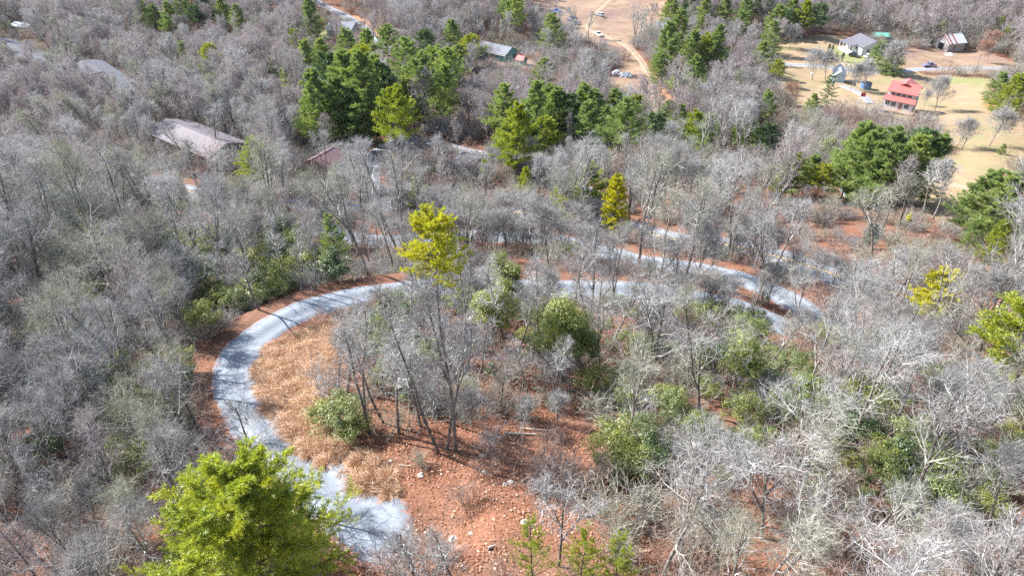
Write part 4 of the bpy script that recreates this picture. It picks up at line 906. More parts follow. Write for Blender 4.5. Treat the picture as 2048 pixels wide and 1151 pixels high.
# ------------------------------------------------------------------ prominent evergreens (top pixel, foot row)
PN, PL, PD = 'needle', 'needle_lime', 'needle_dark'
HERO = [
 (('pine', PN, 0), 279, -4, 58, 'tall dark green pine at the left end of the upper left pine row'),
 (('pine', PN, 2), 302, 10, 70, 'shorter pine tucked second from left in the upper left pine row'),
 (('pine', PN, 4), 331, 4, 80, 'bushy pine third from left in the upper left pine row'),
 (('pine', PN, 1), 366, -8, 62, 'pine fourth from left in the upper left row, top cut by the photo edge'),
 (('pine', PD, 0), 406, -8, 64, 'dark pine at the right end of the upper left row'),
 (('cone', 0), 360, 84, 128, 'small green conical pine left of the yellower one among grey trees'),
 (('cone', 1), 410, 87, 168, 'yellow green conical pine standing alone among grey crowns, upper left'),
 (('cone', 0), 283, 105, 138, 'small round-topped young pine above the tan strip of lawn'),
 (('cone', 1), 113, 280, 312, 'tiny yellow green pine alone in the grey woods at far left'),
 (('cone', 0), 4, 36, 74, 'pine cut by the left edge beside the dark hollow'),
 (('pine', PN, 2), 612, -8, 88, 'tall pine left of the grey roofed house at the top edge'),
 (('cone', 0), 588, 30, 78, 'shorter pine in front of the tall one left of the grey roofed house'),
 (('pine', PN, 4), 611, 82, 200, 'pine behind the left end of the big central pine group'),
 (('pine', PN, 0), 638, 80, 165, 'pine just right of its twin behind the big central pines'),
 (('cone', 0), 543, 117, 166, 'small pine standing left of the central pine group'),
 (('pine', PN, 4), 573, 128, 188, 'small pine with visible stem between grey trees and the central pines'),
 (('pine', PN, 2), 628, 143, 305, 'very tall broad pine, the left giant of the central group'),
 (('pine', PN, 0), 684, 100, 290, 'tall pine in the middle of the central group'),
 (('pine', PN, 4), 710, 104, 310, 'tallest and broadest dark pine of the central group'),
 (('pine', PN, 2), 738, 150, 300, 'pine filling the right flank of the central group'),
 (('cone', 0), 690, 58, 130, 'pine right below the grey roofed house beside the valley road'),
 (('pine', PN, 4), 727, 60, 160, 'pine between the grey roofed house and the valley road bend'),
 (('pine', PN, 1), 768, 52, 150, 'narrow pine with bare lower stem standing over the road bend'),
 (('pine', PN, 1), 805, 80, 215, 'pine with long bare stem right of the central group'),
 (('pine', PN, 3), 838, 114, 272, 'high-crowned pine with long dark bare stem right of the giant pines'),
 (('pine', PL, 1), 784, 180, 345, 'broad yellow green pine with layered boughs in front of the road curve'),
 (('pine', PN, 3), 867, 96, 216, 'slim high-crowned pine, left of a pair in the open brown wood'),
 (('pine', PN, 3), 891, 99, 240, 'slim high-crowned pine, right of a pair in the open brown wood'),
 (('pine', PN, 1), 919, 91, 152, 'narrow spire-shaped pine left of the white roofed teal house'),
 (('pine', PN, 3), 1013, -8, 76, 'left pine of two thin ones above the teal walled house'),
 (('pine', PN, 1), 1033, -6, 84, 'right pine of two thin ones above the teal walled house'),
 (('cone', 0), 1104, 28, 102, 'single narrow green pine beside the blue tarp at the clearing'),
 (('pine', PN, 0), 1083, 118, 200, 'dark pine left of the small mint green shed'),
 (('pine', PN, 2), 1068, 165, 310, 'big pine whose top stands below the mint green shed'),
 (('pine', PN, 4), 1104, 172, 290, 'pine right behind the big one below the mint shed'),
 (('pine', PL, 0), 1032, 205, 368, 'large yellow green pine with dark trunk right of the side road'),
 (('pine', PN, 4), 1012, 245, 345, 'pine leaning into the large yellow green one by the side road'),
 (('pine', PN, 2), 1168, 166, 292, 'broad pine at the left end of the middle pine row'),
 (('pine', PN, 0), 1196, 178, 280, 'pine second in the middle pine row, darker underneath'),
 (('pine', PN, 4), 1230, 178, 272, 'round-topped pine behind the middle of the pine row'),
 (('pine', PN, 0), 1262, 186, 262, 'small pine top right of centre in the middle pine row'),
 (('pine', PN, 1), 1246, 202, 345, 'tall stemmed pine with long dark legs in the middle pine row'),
 (('pine', PN, 4), 1281, 206, 262, 'short bushy pine just left of the dirt track end'),
 (('pine', PN, 2), 1338, 200, 275, 'broad low pine right of the dirt track end'),
 (('pine', PN, 2), 1346, -10, 62, 'left pine of the dark row right of the sandy clearing, at the top edge'),
 (('pine', PD, 0), 1385, -12, 60, 'darkest pine at the top edge right of the sandy clearing'),
 (('pine', PN, 4), 1410, -6, 74, 'third pine from left at the top edge right of the clearing'),
 (('pine', PN, 2), 1362, 18, 122, 'tall pine at the corner of the sandy clearing'),
 (('pine', PN, 4), 1338, 45, 156, 'pine hanging over the orange dirt track'),
 (('cone', 0), 1322, 106, 166, 'low bushy pine on the bank by the orange dirt track'),
 (('pine', PN, 0), 1352, 140, 192, 'dark pine behind the utility pole'),
 (('pine', PN, 2), 1438, 50, 152, 'big round-topped pine alone between grey woods, right of centre'),
 (('pine', PN, 0), 1490, 22, 86, 'pine among pink twigs near the top, right of centre'),
 (('pine', PN, 4), 1455, -5, 50, 'pine at the top edge above the big round-topped one'),
 (('pine', PN, 2), 1416, 230, 322, 'wide pine left of three below the grey lichened woods'),
 (('pine', PN, 4), 1440, 242, 300, 'pine half hidden behind the wide one, right of centre'),
 (('pine', PN, 4), 1477, 245, 304, 'middle pine of three standing left of the pale meadow road'),
 (('pine', PN, 2), 1508, 236, 312, 'pine beside the start of the pale meadow road'),
 (('cone', 0), 1480, 140, 184, 'thin pale green young pine in the right centre woods'),
 (('cone', 0), 1549, 42, 112, 'bright green pine at the left corner of the farm yard'),
 (('pine', PN, 4), 1516, 50, 92, 'pine just left of the bright one by the farm yard'),
 (('pine', PL, 0), 1618, 0, 76, 'tall yellow tinted pine behind the farm lawn'),
 (('pine', PN, 0), 1718, -6, 36, 'pine behind the farm house at the top edge'),
 (('pine', PD, 1), 1575, 20, 76, 'dark pine in the shaded wood edge above the farm lawn'),
 (('cone', 0), 1768, 84, 138, 'broad flat-topped pine beside the farm house and parked cars'),
 (('cone', 0), 1795, 100, 148, 'pine right of the flat-topped one, shading the farm road'),
 (('spruce', 0), 1668, 148, 222, 'dark drooping spruce in front of the white roofed garage'),
 (('cone', 0), 1630, 188, 232, 'light green low pine left of the drooping spruce'),
 (('cone', 0), 1540, 182, 248, 'green pine at the left side of the shaded lawn'),
 (('cone', 0), 2008, 146, 206, 'dense conical blue green pine at the right meadow edge'),
 (('cone', 1), 2040, 152, 232, 'dense yellow green pine leaning at the right meadow edge'),
 (('cone', 1), 2003, 34, 62, 'yellow green pine among rusty trees near the upper right corner'),
 (('cone', 1), 2024, 48, 84, 'lower yellow green pine by the rusty trees, upper right corner'),
 (('cone', 0), 1790, 32, 52, 'small pine in pink woods behind the green roofed shed'),
 (('cone', 0), 1893, 40, 66, 'small pine in the woods behind the rusty roofed barn'),
 (('bushy', 1), 1664, 272, 320, 'round olive green tree beside the pale meadow road'),
 (('pine', PL, 2), 1592, 306, 390, 'left pine of the clump below the meadow road'),
 (('pine', PN, 0), 1626, 308, 388, 'right pine of the clump below the meadow road'),
 (('cone', 1), 1566, 338, 394, 'low yellow tinted pine at the left foot of the road clump'),
 (('pine', PN, 0), 1742, 252, 402, 'high-crowned pine with two leaning stems by the road end'),
 (('pine', PN, 4), 1722, 272, 392, 'slimmer high-crowned pine left in the meadow pine group'),
 (('pine', PN, 2), 1806, 258, 415, 'broadest pine in the middle of the meadow pine group'),
 (('pine', PN, 0), 1838, 274, 410, 'long-stemmed pine in the meadow pine group'),
 (('pine', PN, 4), 1878, 270, 402, 'rightmost pine of the meadow group, shading the grass'),
 (('pine', PN, 2), 1996, 346, 480, 'big pine left of a pair cut by the right edge'),
 (('pine', PN, 2), 2044, 350, 490, 'big pine right of a pair cut by the right edge'),
 (('cone', 0), 1958, 440, 505, 'low bushy pine at the foot of the right edge pines'),
 (('cone', 1), 2020, 440, 528, 'yellow green low pine under the right edge pines'),
 (('cone', 0), 2010, 288, 308, 'tiny dark conifer between two meadows at right'),
 (('column', 1), 1822, 426, 458, 'small golden columnar cedar at the meadow edge'),
 (('pale', 0), 1752, 448, 498, 'pale silvery green spruce among grey twigs'),
 (('gold', 1), 1905, 545, 650, 'golden yellow leaning evergreen right of the driveway bend'),
 (('gold', 1), 1237, 352, 478, 'narrow bright golden evergreen right of centre'),
 (('gold', 0), 862, 415, 742, 'tall bare-stemmed tree with golden yellow crown above the driveway'),
 (('sparse', 0), 1114, 384, 508, 'thin olive tree with bare dark stem and side boughs'),
 (('pine', PL, 0), 1182, 326, 452, 'olive green pine left of the narrow golden tree'),
 (('cone', 1), 1049, 338, 408, 'small yellow green pine beside the big centre pine'),
 (('cone', 1), 972, 322, 372, 'small yellow green pine beside the flat grey roof'),
 (('cone', 0), 876, 320, 364, 'small dark green pine left of the flat grey roof'),
 (('cone', 1), 736, 350, 400, 'thin yellow green pine by the bend of the side road'),
 (('cone', 0), 834, 355, 432, 'soft green pine behind the golden crowned tree'),
 (('cone', 0), 657, 430, 520, 'bright green pine among grey stems left of centre'),
 (('pine', PL, 0), 500, 275, 386, 'yellow green pine with wide boughs right of the long barn'),
 (('laurel_dark', 0), 660, 505, 580, 'dense dark green holly below the bright pine'),
 (('bushy', 0), 1128, 590, 752, 'big bright green bushy holly in the middle of the loop'),
 (('bushy', 1), 985, 560, 690, 'loose green holly behind the slender stems in the loop'),
 (('bushy', 1), 1168, 640, 745, 'smaller green holly leaning on the big bright one'),
 (('bushy', 0), 1500, 678, 790, 'yellow green holly among pale limbs on the right slope'),
 (('bushy', 1), 1008, 505, 600, 'light green holly at the far side of the driveway'),
]
EXTRA = [('green pine in the dark wood right of the sandy clearing', [(1385, 60, 150), (1395, 110, 185), (1420, 70, 150), (1530, 85, 150), (1560, 8, 80), (1590, -4, 72), (1645, 8, 78), (1500, -12, 60), (1530, -12, 58), (1560, 120, 170)]),
 ('green pine filling the middle pine band', [(1000, 170, 300), (1050, 225, 340), (1140, 190, 300), (1090, 235, 330), (1215, 215, 300), (1300, 225, 290), (1380, 240, 305), (1396, 226, 312), (1540, 250, 322), (1320, 232, 300), (1455, 262, 325), (1120, 176, 300), (1186, 206, 312), (1276, 192, 280), (1360, 212, 290)]),
 ('green pine packed into the central giant group', [(655, 110, 270), (665, 150, 305), (700, 170, 310), (750, 112, 262), (722, 92, 225), (612, 190, 290), (765, 140, 270), (820, 150, 270)]),
 ('dark pine between the upper left row and the roofed house', [(440, 0, 60), (470, 8, 66), (385, 12, 70), (590, 60, 120)]), ('pine among the bare trees beside the meadow road', [(1585, 335, 395), (1650, 330, 398), (1520, 255, 318), (1770, 262, 408), (1860, 262, 400)]), ('thin pine in the open brown wood near the white roofed house', [(850, 60, 150), (905, 40, 110), (940, 70, 150), (880, 130, 262)])]
for lb_, q_ in EXTRA:
    q_.sort()
    for k_, (a_, b_, c_) in enumerate(q_):
        od = 'leftmost' if k_ == 0 else 'rightmost' if k_ == len(q_) - 1 else ('second', 'third', 'fourth', 'fifth', 'sixth', 'seventh', 'eighth', 'ninth', 'tenth', 'eleventh', 'twelfth', 'thirteenth', 'fourteenth', 'fifteenth')[k_ - 1] + ' from left'
        HERO.append((('pine', (PN, PN, PL, PN, PD)[(k_ + len(q_)) % 5], (0, 2, 1, 4, 1)[(k_ + len(q_)) % 5]), a_, b_, c_, lb_ + ', ' + od))
def tree_name(key):
    k = key[0]
    return {'cone': 'pine_tree', 'pine': 'pine_tree', 'gold': 'golden_evergreen_tree', 'sparse': 'pine_tree', 'spruce': 'spruce_tree', 'pale': 'spruce_tree', 'nearpine': 'pine_tree', 'leafy': 'evergreen_tree', 'bushy': 'holly_tree', 'column': 'cedar_tree', 'laurel_dark': 'holly_tree'}[k]
hero_xy = []; SIL = []
for key, ax, ay, by, lab in HERO:
    x, y, z, h = stand(ax, ay, by)
    wd = 1.0
    if key[0] == 'pine': wd = min(1.3, max(.95, 17.5 / max(h, 4)))
    if key[0] == 'cone': wd = .8 if ax in (1104, 919) else 1.0
    if ax == 862: wd = .85
    if key[0] == 'cone' and ay < 300: wd = 1.4
    if ax == 1905: wd = 1.7
    if ax == 1237: wd = .8
    if ax in (1768, 1795): wd = 1.8
    if ax in (1630, 1540, 1549): wd = 1.3
    plant(key, x, y, z, h, lab, 'tree', tree_name(key), 'evergreens standing out among the bare woods', wide=wd)
    hero_xy.append((x, y, .5 * min(h * .35, 4.5))); SIL.append((ax, ay, by, 48 if key[0] == 'gold' and ax != 1237 else (by - ay) * .2, y, key[0]))
# near pine at the bottom left and other crowns rising from below the frame
def near_tree(key, px, py, dist, h, lab, cat, name, **kw):
    """tree whose tip is on the line of sight of a pixel, DIST metres from the camera"""
    v = ray(px, py) * dist; x, y = float(v[0]), float(v[1]); z = float(terr(x, y)); h = CAMZ + v[2] - z if h is None else h
    hero_xy.append((x, y, 3)); return plant(key, x, y, z, h, lab, cat, name, **kw)
near_tree(('nearpine', 0), 418, 958, 29, None, 'large lime green pine filling the bottom left beside the gravel drive', 'tree', 'pine_tree', wide=1.4, rz=2.1)
for px, py, d, lab in [(1072, 1056, 29, 'thin leafy evergreen top at the bottom edge, left of three'), (1165, 1052, 28.5, 'thin leafy evergreen top at the bottom edge, middle of three'),
                       (1250, 1092, 28, 'thin leafy evergreen top at the bottom edge, right of three')]:
    near_tree(('leafy', 0), px, py, d, None, lab, 'tree', 'evergreen_tree', wide=.75)
near_tree(('pine', PL, 1), 2125, 600, 60, None, 'yellow green hemlock reaching in from the right edge', 'tree', 'hemlock_tree', wide=1.5)

# ------------------------------------------------------------------ prominent bare trees (top pixel, foot row)
HB = [
 (('slim', 0), 845, 560, 905, 'tall slender left stem of the group at the edge of the red leaves'),
 (('bare', 0), 885, 520, 902, 'tall right stem of the group at the edge of the red leaves'),
 (('slim', 1), 868, 610, 898, 'thin grey stem between the two tall trees at the edge of the red leaves'),
 (('slim', 2), 700, 640, 872, 'grey leaning tree right of the round green laurel'),
 (('slim', 0), 690, 610, 868, 'thin tree just behind the leaning one by the round laurel'),
 (('slim', 2), 760, 600, 866, 'upright bare tree with full crown in the left of the loop'),
 (('slim', 0), 735, 640, 845, 'grey stem between the leaning trees left in the loop'),
 (('slim', 2), 790, 560, 820, 'tall straight stem behind the group left in the loop'),
 (('slim', 1), 905, 560, 790, 'straight grey stem right of the golden crowned tree'),
 (('slim', 0), 945, 600, 770, 'thin stem between the golden crowned tree and the loose holly'),
 (('slim', 1), 1030, 540, 730, 'dark thin stem left of the bright holly'),
 (('slim', 2), 1085, 500, 700, 'dark thin stem rising behind the bright holly'),
 (('slim', 0), 840, 500, 650, 'slim tree at the inner edge of the upper driveway'),
 (('slim', 2), 955, 470, 640, 'slim tree left of the light green holly at the far side'),
 (('slim', 0), 1000, 700, 835, 'thin bare sapling on red leaves right of the tall stems'),
 (('low', 0), 940, 770, 850, 'low bare shrubby tree on red leaves in the loop'),
 (('low', 1), 1050, 790, 860, 'low bare shrubby tree near the long fallen trunk'),
 (('low', 2), 1120, 780, 850, 'low bare shrubby tree below the big bright holly'),
 (('slim', 2), 1105, 660, 820, 'slender bare tree below the big bright holly'),
 (('slim', 1), 815, 620, 850, 'slender bare tree in the middle of the loop'),
 (('slim', 2), 640, 600, 782, 'twin thin dark stems on the edge of the tan grass'),
 (('slim', 0), 652, 575, 790, 'tall thin dark stem on the edge of the tan grass'),
 (('slim', 1), 925, 480, 740, 'slender grey tree in front of the loose green holly'),
 (('slim', 2), 1010, 500, 700, 'slender tree rising through the green hollies'),
 (('slim', 0), 1065, 640, 802, 'small bare tree with spreading crown before the bright holly'),
 (('slim', 1), 770, 520, 700, 'bare tree at the inner edge of the driveway curve'),
 (('slim', 2), 800, 500, 690, 'second bare tree at the inner edge of the driveway curve'),
 (('bare', 4), 472, 450, 640, 'thick dark trunked tree left of the driveway curve'),
 (('slim', 0), 572, 440, 612, 'thin dark tree at the outer edge of the driveway curve'),
 (('slim', 1), 600, 430, 606, 'second thin dark tree at the outer edge of the driveway curve'),
 (('slim', 2), 540, 420, 590, 'slim tree above the shaded bank of the driveway'),
 (('slim', 0), 1195, 500, 700, 'leaning pale stem right of the bright holly'),
 (('slim', 1), 1238, 520, 712, 'crooked pale stem second right of the bright holly'),
 (('oak', 0), 1215, 580, 740, 'pale many-stemmed tree leaning right of the bright holly'),
 (('oak', 1), 1340, 560, 780, 'white limbed crooked oak in the right of the loop'),
 (('bare', 2), 1270, 700, 905, 'bushy pale grey tree filling the slope right of the red leaves'),
 (('oak', 2), 1450, 600, 830, 'white limbed oak standing over brown brush on the right slope'),
 (('oak', 3), 1660, 700, 905, 'pale crooked tree on the right slope with forked trunk'),
 (('oak', 0), 1830, 640, 900, 'large white limbed oak at right, trunk leaning outward'),
 (('oak', 1), 1990, 700, 1010, 'largest white limbed oak at the right edge'),
 (('oak', 2), 1600, 860, 1075, 'crooked white oak low on the right slope'),
 (('oak', 3), 1780, 900, 1130, 'white branched oak near the lower right corner'),
 (('oak', 1), 1375, 930, 1150, 'dark mossy trunked tree with white limbs at the bottom, right of centre'),
 (('bare', 6), 1128, 960, 1130, 'grey tree with straight stem on red leaves at the bottom'),
 (('slim', 0), 790, 960, 1150, 'forked pale tree at the end of the gravel drive'),
 (('slim', 2), 905, 1040, 1190, 'small pale stem at the bottom edge on red leaves'),
 (('bare', 5), 160, 800, 1010, 'thick pale limbed tree in the lower left woods'),
 (('bare', 7), 205, 960, 1120, 'bare tree over the red leaf gap in the lower left'),
 (('bare', 1), 470, 800, 985, 'crooked bare tree reaching over the gravel drive behind the near pine'),
 (('slim', 1), 540, 880, 1010, 'thin dark stems at the left edge of the gravel drive'),
 (('yard', 1), 1893, 158, 222, 'lone bare tree casting a shadow on the right meadow'),
 (('yard', 0), 1640, 100, 160, 'small bare yard tree left beside the farm road'),
 (('yard', 1), 1665, 104, 158, 'small bare yard tree right beside the farm road'),
 (('yard', 0), 1590, 50, 96, 'pink twigged ornamental tree on the farm lawn'),
 (('yard', 1), 1715, 130, 182, 'bare yard tree in front of the farm road left of the blue tank'),
 (('yard', 1), 1745, 124, 182, 'wide bare yard tree behind the blue tank'),
 (('yard', 0), 1800, 86, 150, 'broad bare tree between the parked cars and the pond trees'),
 (('yard', 0), 1860, 182, 212, 'small bare bushy tree left of the lone meadow tree'),
 (('mid', 0), 1950, 235, 300, 'leaning bare tree between the two meadows'),
 (('yard', 1), 1935, 240, 296, 'thin bare tree between the two meadows, left one'),
 (('yard', 0), 2010, 220, 292, 'bare tree with pink haze of twigs between the meadows'),
 (('mid', 0), 1895, 300, 432, 'pale stemmed bare tree over the shaded meadow corner'),
 (('mid', 3), 1915, 320, 438, 'second pale stemmed bare tree over the shaded meadow corner'),
 (('mid', 3), 408, 205, 322, 'big lichen green bare tree in front of the long barn roof'),
 (('mid', 0), 1180, 18, 76, 'pair of thin bare trees standing in the sandy clearing'),
 (('mid', 3), 1272, 28, 78, 'bare tree at the right edge of the sandy clearing'),
 (('mid', 0), 1195, 100, 152, 'thin white stemmed tree beside the blue tarp'),
 (('mid', 3), 1210, 95, 152, 'taller white stemmed tree beside the blue tarp'),
 (('rusty', 0), 1975, 78, 125, 'rusty leaved tree behind the fence near the upper right corner'),
 (('rusty', 0), 1990, 60, 110, 'second rusty leaved tree behind the upper right meadow'),
 (('rusty', 0), 1560, 60, 82, 'rusty leaved tree at the left end of the farm lawn'),
 (('rusty', 0), 1590, 165, 215, 'rusty leaved brush tree on the shaded lawn'),
]
for key, ax, ay, by, lab in HB:
    x, y, z, h = stand(ax, ay, by)
    wd = 1.0
    if key[0] in ('slim', 'bare', 'oak'): wd = min(1.25, max(.8, LIB[key][2] / h * .95))
    if key[0] == 'mid' and ay < 330: wd = 1.45
    if key[0] == 'yard': wd = 1.1
    plant(key, x, y, z, h, lab, 'tree', 'bare_tree', 'bare deciduous trees', wide=wd)
    hero_xy.append((x, y, 1.6))

for w_ in WIRES: wires(*w_)
# ------------------------------------------------------------------ filler woods
rg = np.random.default_rng(77)
CLEAR = [   # (photograph polygon that stays visible, share of trees allowed over it)
 ([(425, 735), (470, 672), (545, 622), (690, 582), (830, 568), (850, 600), (720, 645), (650, 690), (655, 870), (760, 880), (850, 870), (1120, 850), (1160, 960), (1200, 1040), (1160, 1110), (1000, 1151), (850, 1151), (700, 1090), (640, 1000), (540, 900), (470, 830)], 0.0),
 ([(1290, 505), (1400, 528), (1540, 560), (1670, 610), (1680, 645), (1600, 640), (1500, 600), (1290, 550)], .25),
 ([(1290, 460), (1450, 482), (1450, 510), (1290, 482)], .5),
 ([(1552, 70), (1700, 60), (1860, 70), (1960, 90), (2048, 150), (2010, 160), (2060, 250), (2090, 350), (1990, 360), (1930, 455), (1850, 400), (1900, 300), (1860, 285), (1745, 275), (1700, 232), (1560, 205)], 0.0),
 ([(1070, -20), (1335, -20), (1290, 75), (1310, 110), (1350, 205), (1280, 215), (1210, 180), (1130, 185), (1110, 150), (1200, 130), (1215, 95), (1150, 80), (1060, 60)], .36),
 ([(305, 262), (470, 270), (470, 340), (300, 315)], .06), ([(605, 312), (680, 315), (680, 356), (600, 352)], .02),
 ([(645, 40), (760, 45), (800, 110), (650, 85)], .08), ([(935, 80), (1060, 80), (1080, 130), (930, 130)], 0.03),
 ([(850, 275), (985, 295), (985, 350), (890, 350), (840, 300)], .12), ([(1525, 270), (1600, 310), (1720, 345), (1720, 395), (1660, 370), (1525, 300)], .05),
 ([(0, 78), (120, 118), (240, 170), (270, 220), (225, 215), (90, 150), (0, 110)], .6), ([(245, 355), (400, 380), (390, 402), (240, 368)], .35),
 ([(0, 40), (60, 45), (75, 75), (0, 68)], .1), ([(620, 0), (720, 0), (730, 40), (640, 25)], .2), ([(1650, 120), (1740, 145), (1740, 210), (1640, 190)], 0),
 ([(960, 385), (1030, 385), (1030, 412), (960, 412)], .3), ([(860, 100), (940, 100), (930, 145), (860, 140)], .25),
]
SPARSE = [([(1500, 700), (2048, 740), (2048, 1151), (1350, 1151), (1350, 950)], .72), ([(150, 430), (430, 440), (430, 640), (150, 640)], .8), ([(640, 640), (1000, 560), (1180, 700), (1180, 860), (660, 900)], .45), ([(640, 850), (1170, 840), (1230, 1151), (750, 1151)], .07), ([(1120, 760), (1350, 800), (1350, 1000), (1200, 1020), (1120, 900)], .55),
          ([(860, 95), (1080, 95), (1120, 180), (1300, 185), (1300, 240), (880, 170)], .45), ([(400, 520), (700, 560), (560, 640), (420, 760)], .35), ([(1120, 90), (1320, 90), (1320, 200), (1120, 190)], .45)]
HOLES = [p for k in ('meadow', 'dirt', 'lawn', 'tan') for p in POLY[k]] + [lot]
road_pts = np.concatenate([np.c_[P, np.full(len(P), w / 2)] for P, z, w in road_px.values()])
foot = np.array([(x, y, r) for x, y, r in FOOT]) if FOOT else np.zeros((0, 3))
hx = np.array(hero_xy)
cand = []
y = 6.0
while y < 395:
    st = 3.5 if y < 120 else 3.8 if y < 220 else 4.5
    hw = 26 + y * .86
    xs = np.arange(-hw, hw, st); cand.append(np.c_[xs + rg.uniform(-.45, .45, len(xs)) * st, np.full(len(xs), y) + rg.uniform(-.45, .45, len(xs)) * st]); y += st
cand = np.concatenate(cand); cz = terr(cand[:, 0], cand[:, 1])
bx_, by_ = proj(cand[:, 0], cand[:, 1], cz)
keep = np.ones(len(cand), bool)
for p in HOLES: keep &= ~inpoly_v(bx_, by_, p)
for p, d in SPARSE: keep &= ~(inpoly_v(bx_, by_, p) & (rg.random(len(cand)) > d))
for c0_ in range(0, len(cand), 1000):
    q = slice(c0_, c0_ + 1000)
    d = np.hypot(cand[q, None, 0] - road_pts[None, :, 0], cand[q, None, 1] - road_pts[None, :, 1]) - road_pts[None, :, 2]
    keep[q] &= d.min(1) > .9
    d = np.hypot(cand[q, None, 0] - hx[None, :, 0], cand[q, None, 1] - hx[None, :, 1]) - hx[None, :, 2]
    keep[q] &= d.min(1) > .9
    if len(foot):
        d = np.hypot(cand[q, None, 0] - foot[None, :, 0], cand[q, None, 1] - foot[None, :, 1]) - foot[None, :, 2]; keep[q] &= d.min(1) > .5
big = np.sin(cand[:, 0] * .05 + 2) * np.sin(cand[:, 1] * .06 + 1)
hh = np.where(cand[:, 1] < 60, rg.uniform(8, 13, len(cand)), np.where(cand[:, 1] < 120, rg.uniform(10, 18, len(cand)), rg.uniform(8.5, 15, len(cand)))) * (1 + .12 * big)
hh = np.where(cand[:, 1] < 28, rg.uniform(6.5, 10, len(cand)), hh)
hh *= np.where(rg.random(len(cand)) < .18, .65, 1); hh *= np.where(cand[:, 1] > 30, 1.1, 1); hh = np.maximum(hh, 7.01); hh *= np.where((cand[:, 1] > 110) & (rg.random(len(cand)) < .12), 1.25, 1)
lay = rg.random(len(cand))
for poly, pr in CLEAR:
    hitm = np.zeros(len(cand), bool)
    for f in (.3, .5, .72, .97):
        for sx in (-.17, 0, .17):
            if f < .4 and sx: continue
            a, b = proj(cand[:, 0] + sx * hh, cand[:, 1], cz + f * hh); hitm |= inpoly_v(a, b, poly)
    keep &= ~(hitm & (lay > pr))
a, b = proj(cand[:, 0], cand[:, 1], cz + hh * .8); ra = hh * .2 * FPX / np.hypot(cand[:, 1], cand[:, 0])
for ax, ay, by, wd, hy, kd in SIL:
    hid = (cand[:, 1] < hy) & (np.abs(a - ax) < wd + ra * .5) & (b > ay - 10) & (b < ay + (by - ay) * (.85 if kd != 'gold' else .4)); keep &= ~(hid & (lay > (.12 if kd != 'gold' else .02)))
tx_, ty_ = proj(cand[:, 0], cand[:, 1], cz + hh)
keep &= (ty_ < 1190) & (by_ > -60)
C_ = np.c_[cand, cz, hh, bx_, by_, tx_, ty_][keep]
# low trees crowding the near verge of the roads
extra = []
for nm_, ok in (('paved_road', lambda a: not 1285 < a < 1450), ('gravel_driveway', None), ('side_road', lambda a: a > 980 or a < 760)):
    P, z_, w = road_px[nm_]
    T = np.gradient(P, axis=0); Nn = np.stack([T[:, 1], -T[:, 0]], 1) / np.linalg.norm(T, axis=1)[:, None]; Nn *= -np.sign(Nn[:, 1:2])
    for k in range(0, len(P), 2):
        a, b = proj(P[k, 0], P[k, 1], z_[k])
        if nm_ == 'gravel_driveway':
            if not ((b < 560 and a < 1290) or (588 < b < 628 and 1280 < a < 1590) or (b < 600 and 880 < a < 1080)): continue
        elif not ok(a): continue
        for off in (w / 2 + rg.uniform(1.0, 2.2), w / 2 + rg.uniform(2.5, 6)):
            q = P[k] + Nn[k] * off + rg.normal(0, .4, 2); zq = float(terr(q[0], q[1])); hq = rg.uniform(4.5, 6.9)
            ea, eb = proj(q[0], q[1], zq + hq * .6)
            if any(abs(ea - s_[0]) < s_[3] + 22 and s_[1] - 10 < eb < s_[2] and q[1] < s_[4] for s_ in SIL if s_[5] in ('gold', 'sparse', 'bushy')): continue
            if any(pr_ < .15 and (inpoly(ea, eb, pl_) or inpoly(ea, eb - 15, pl_)) for pl_, pr_ in CLEAR): continue
            if rg.random() < .7 and np.min(np.hypot(road_pts[:, 0] - q[0], road_pts[:, 1] - q[1]) - road_pts[:, 2]) > .6: extra.append((q[0], q[1], zq, hq, *proj(q[0], q[1], zq), *proj(q[0], q[1], zq + hq)))
C_ = np.concatenate([C_, np.array(extra)]); print('verge trees', len(extra))
C_ = C_[np.argsort(np.hypot(C_[:, 0], C_[:, 1] * 1.0))]
inview = (C_[:, 6] > -20) & (C_[:, 6] < 2068) & (C_[:, 7] > -20) & (C_[:, 7] < 1151)
def region(px, py):
    if py < 430:
        return ('in the far left woods' if px < 480 else 'behind the side road' if px < 1050 else 'below the middle pines' if px < 1500 else 'by the meadow road')
    if py < 600:
        if px < 420: return 'on the left hillside'
        if px < 800: return 'above the shaded driveway'
        if px < 1250: return 'between driveway and paved road'
        if px < 1650: return 'around the upper driveway bend'
        return 'right of the driveway bend'
    if py < 850:
        if px < 220: return 'at the far left edge'
        if px < 470: return 'left of the driveway curve'
        if px < 1150: return 'inside the driveway loop'
        if px < 1500: return 'right of the bright holly'
        if px < 1800: return 'below the driveway bend'
        return 'below the golden evergreen'
    if px < 200: return 'in the lower left corner'
    if px < 420: return 'left of the foreground pine'
    if px < 760: return 'beside the foreground pine'
    if px < 1200: return 'on the red leaves'
    if px < 1500: return 'right of the red leaves'
    if px < 1780: return 'low on the right slope'
    return 'in the lower right corner'
_O = ['', 'first', 'second', 'third', 'fourth', 'fifth', 'sixth', 'seventh', 'eighth', 'ninth', 'tenth', 'eleventh', 'twelfth']
_N = ['no', 'one', 'two', 'three', 'four', 'five', 'six', 'seven', 'eight', 'nine', 'ten', 'eleven', 'twelve']
_O += [a + 'teenth' for a in ('thir', 'four', 'fif', 'six', 'seven', 'eigh', 'nine')] + ['twentieth'] + ['twenty-' + a for a in _O[1:10]] + ['thirtieth'] + ['thirty-' + a for a in _O[1:10]]; ORD = _O
_N += [a + 'teen' for a in ('thir', 'four', 'fif', 'six', 'seven', 'eigh', 'nine')] + ['twenty'] + ['twenty-' + a for a in _N[1:10]] + ['thirty'] + ['thirty-' + a for a in _N[1:10]]; NUM = _N
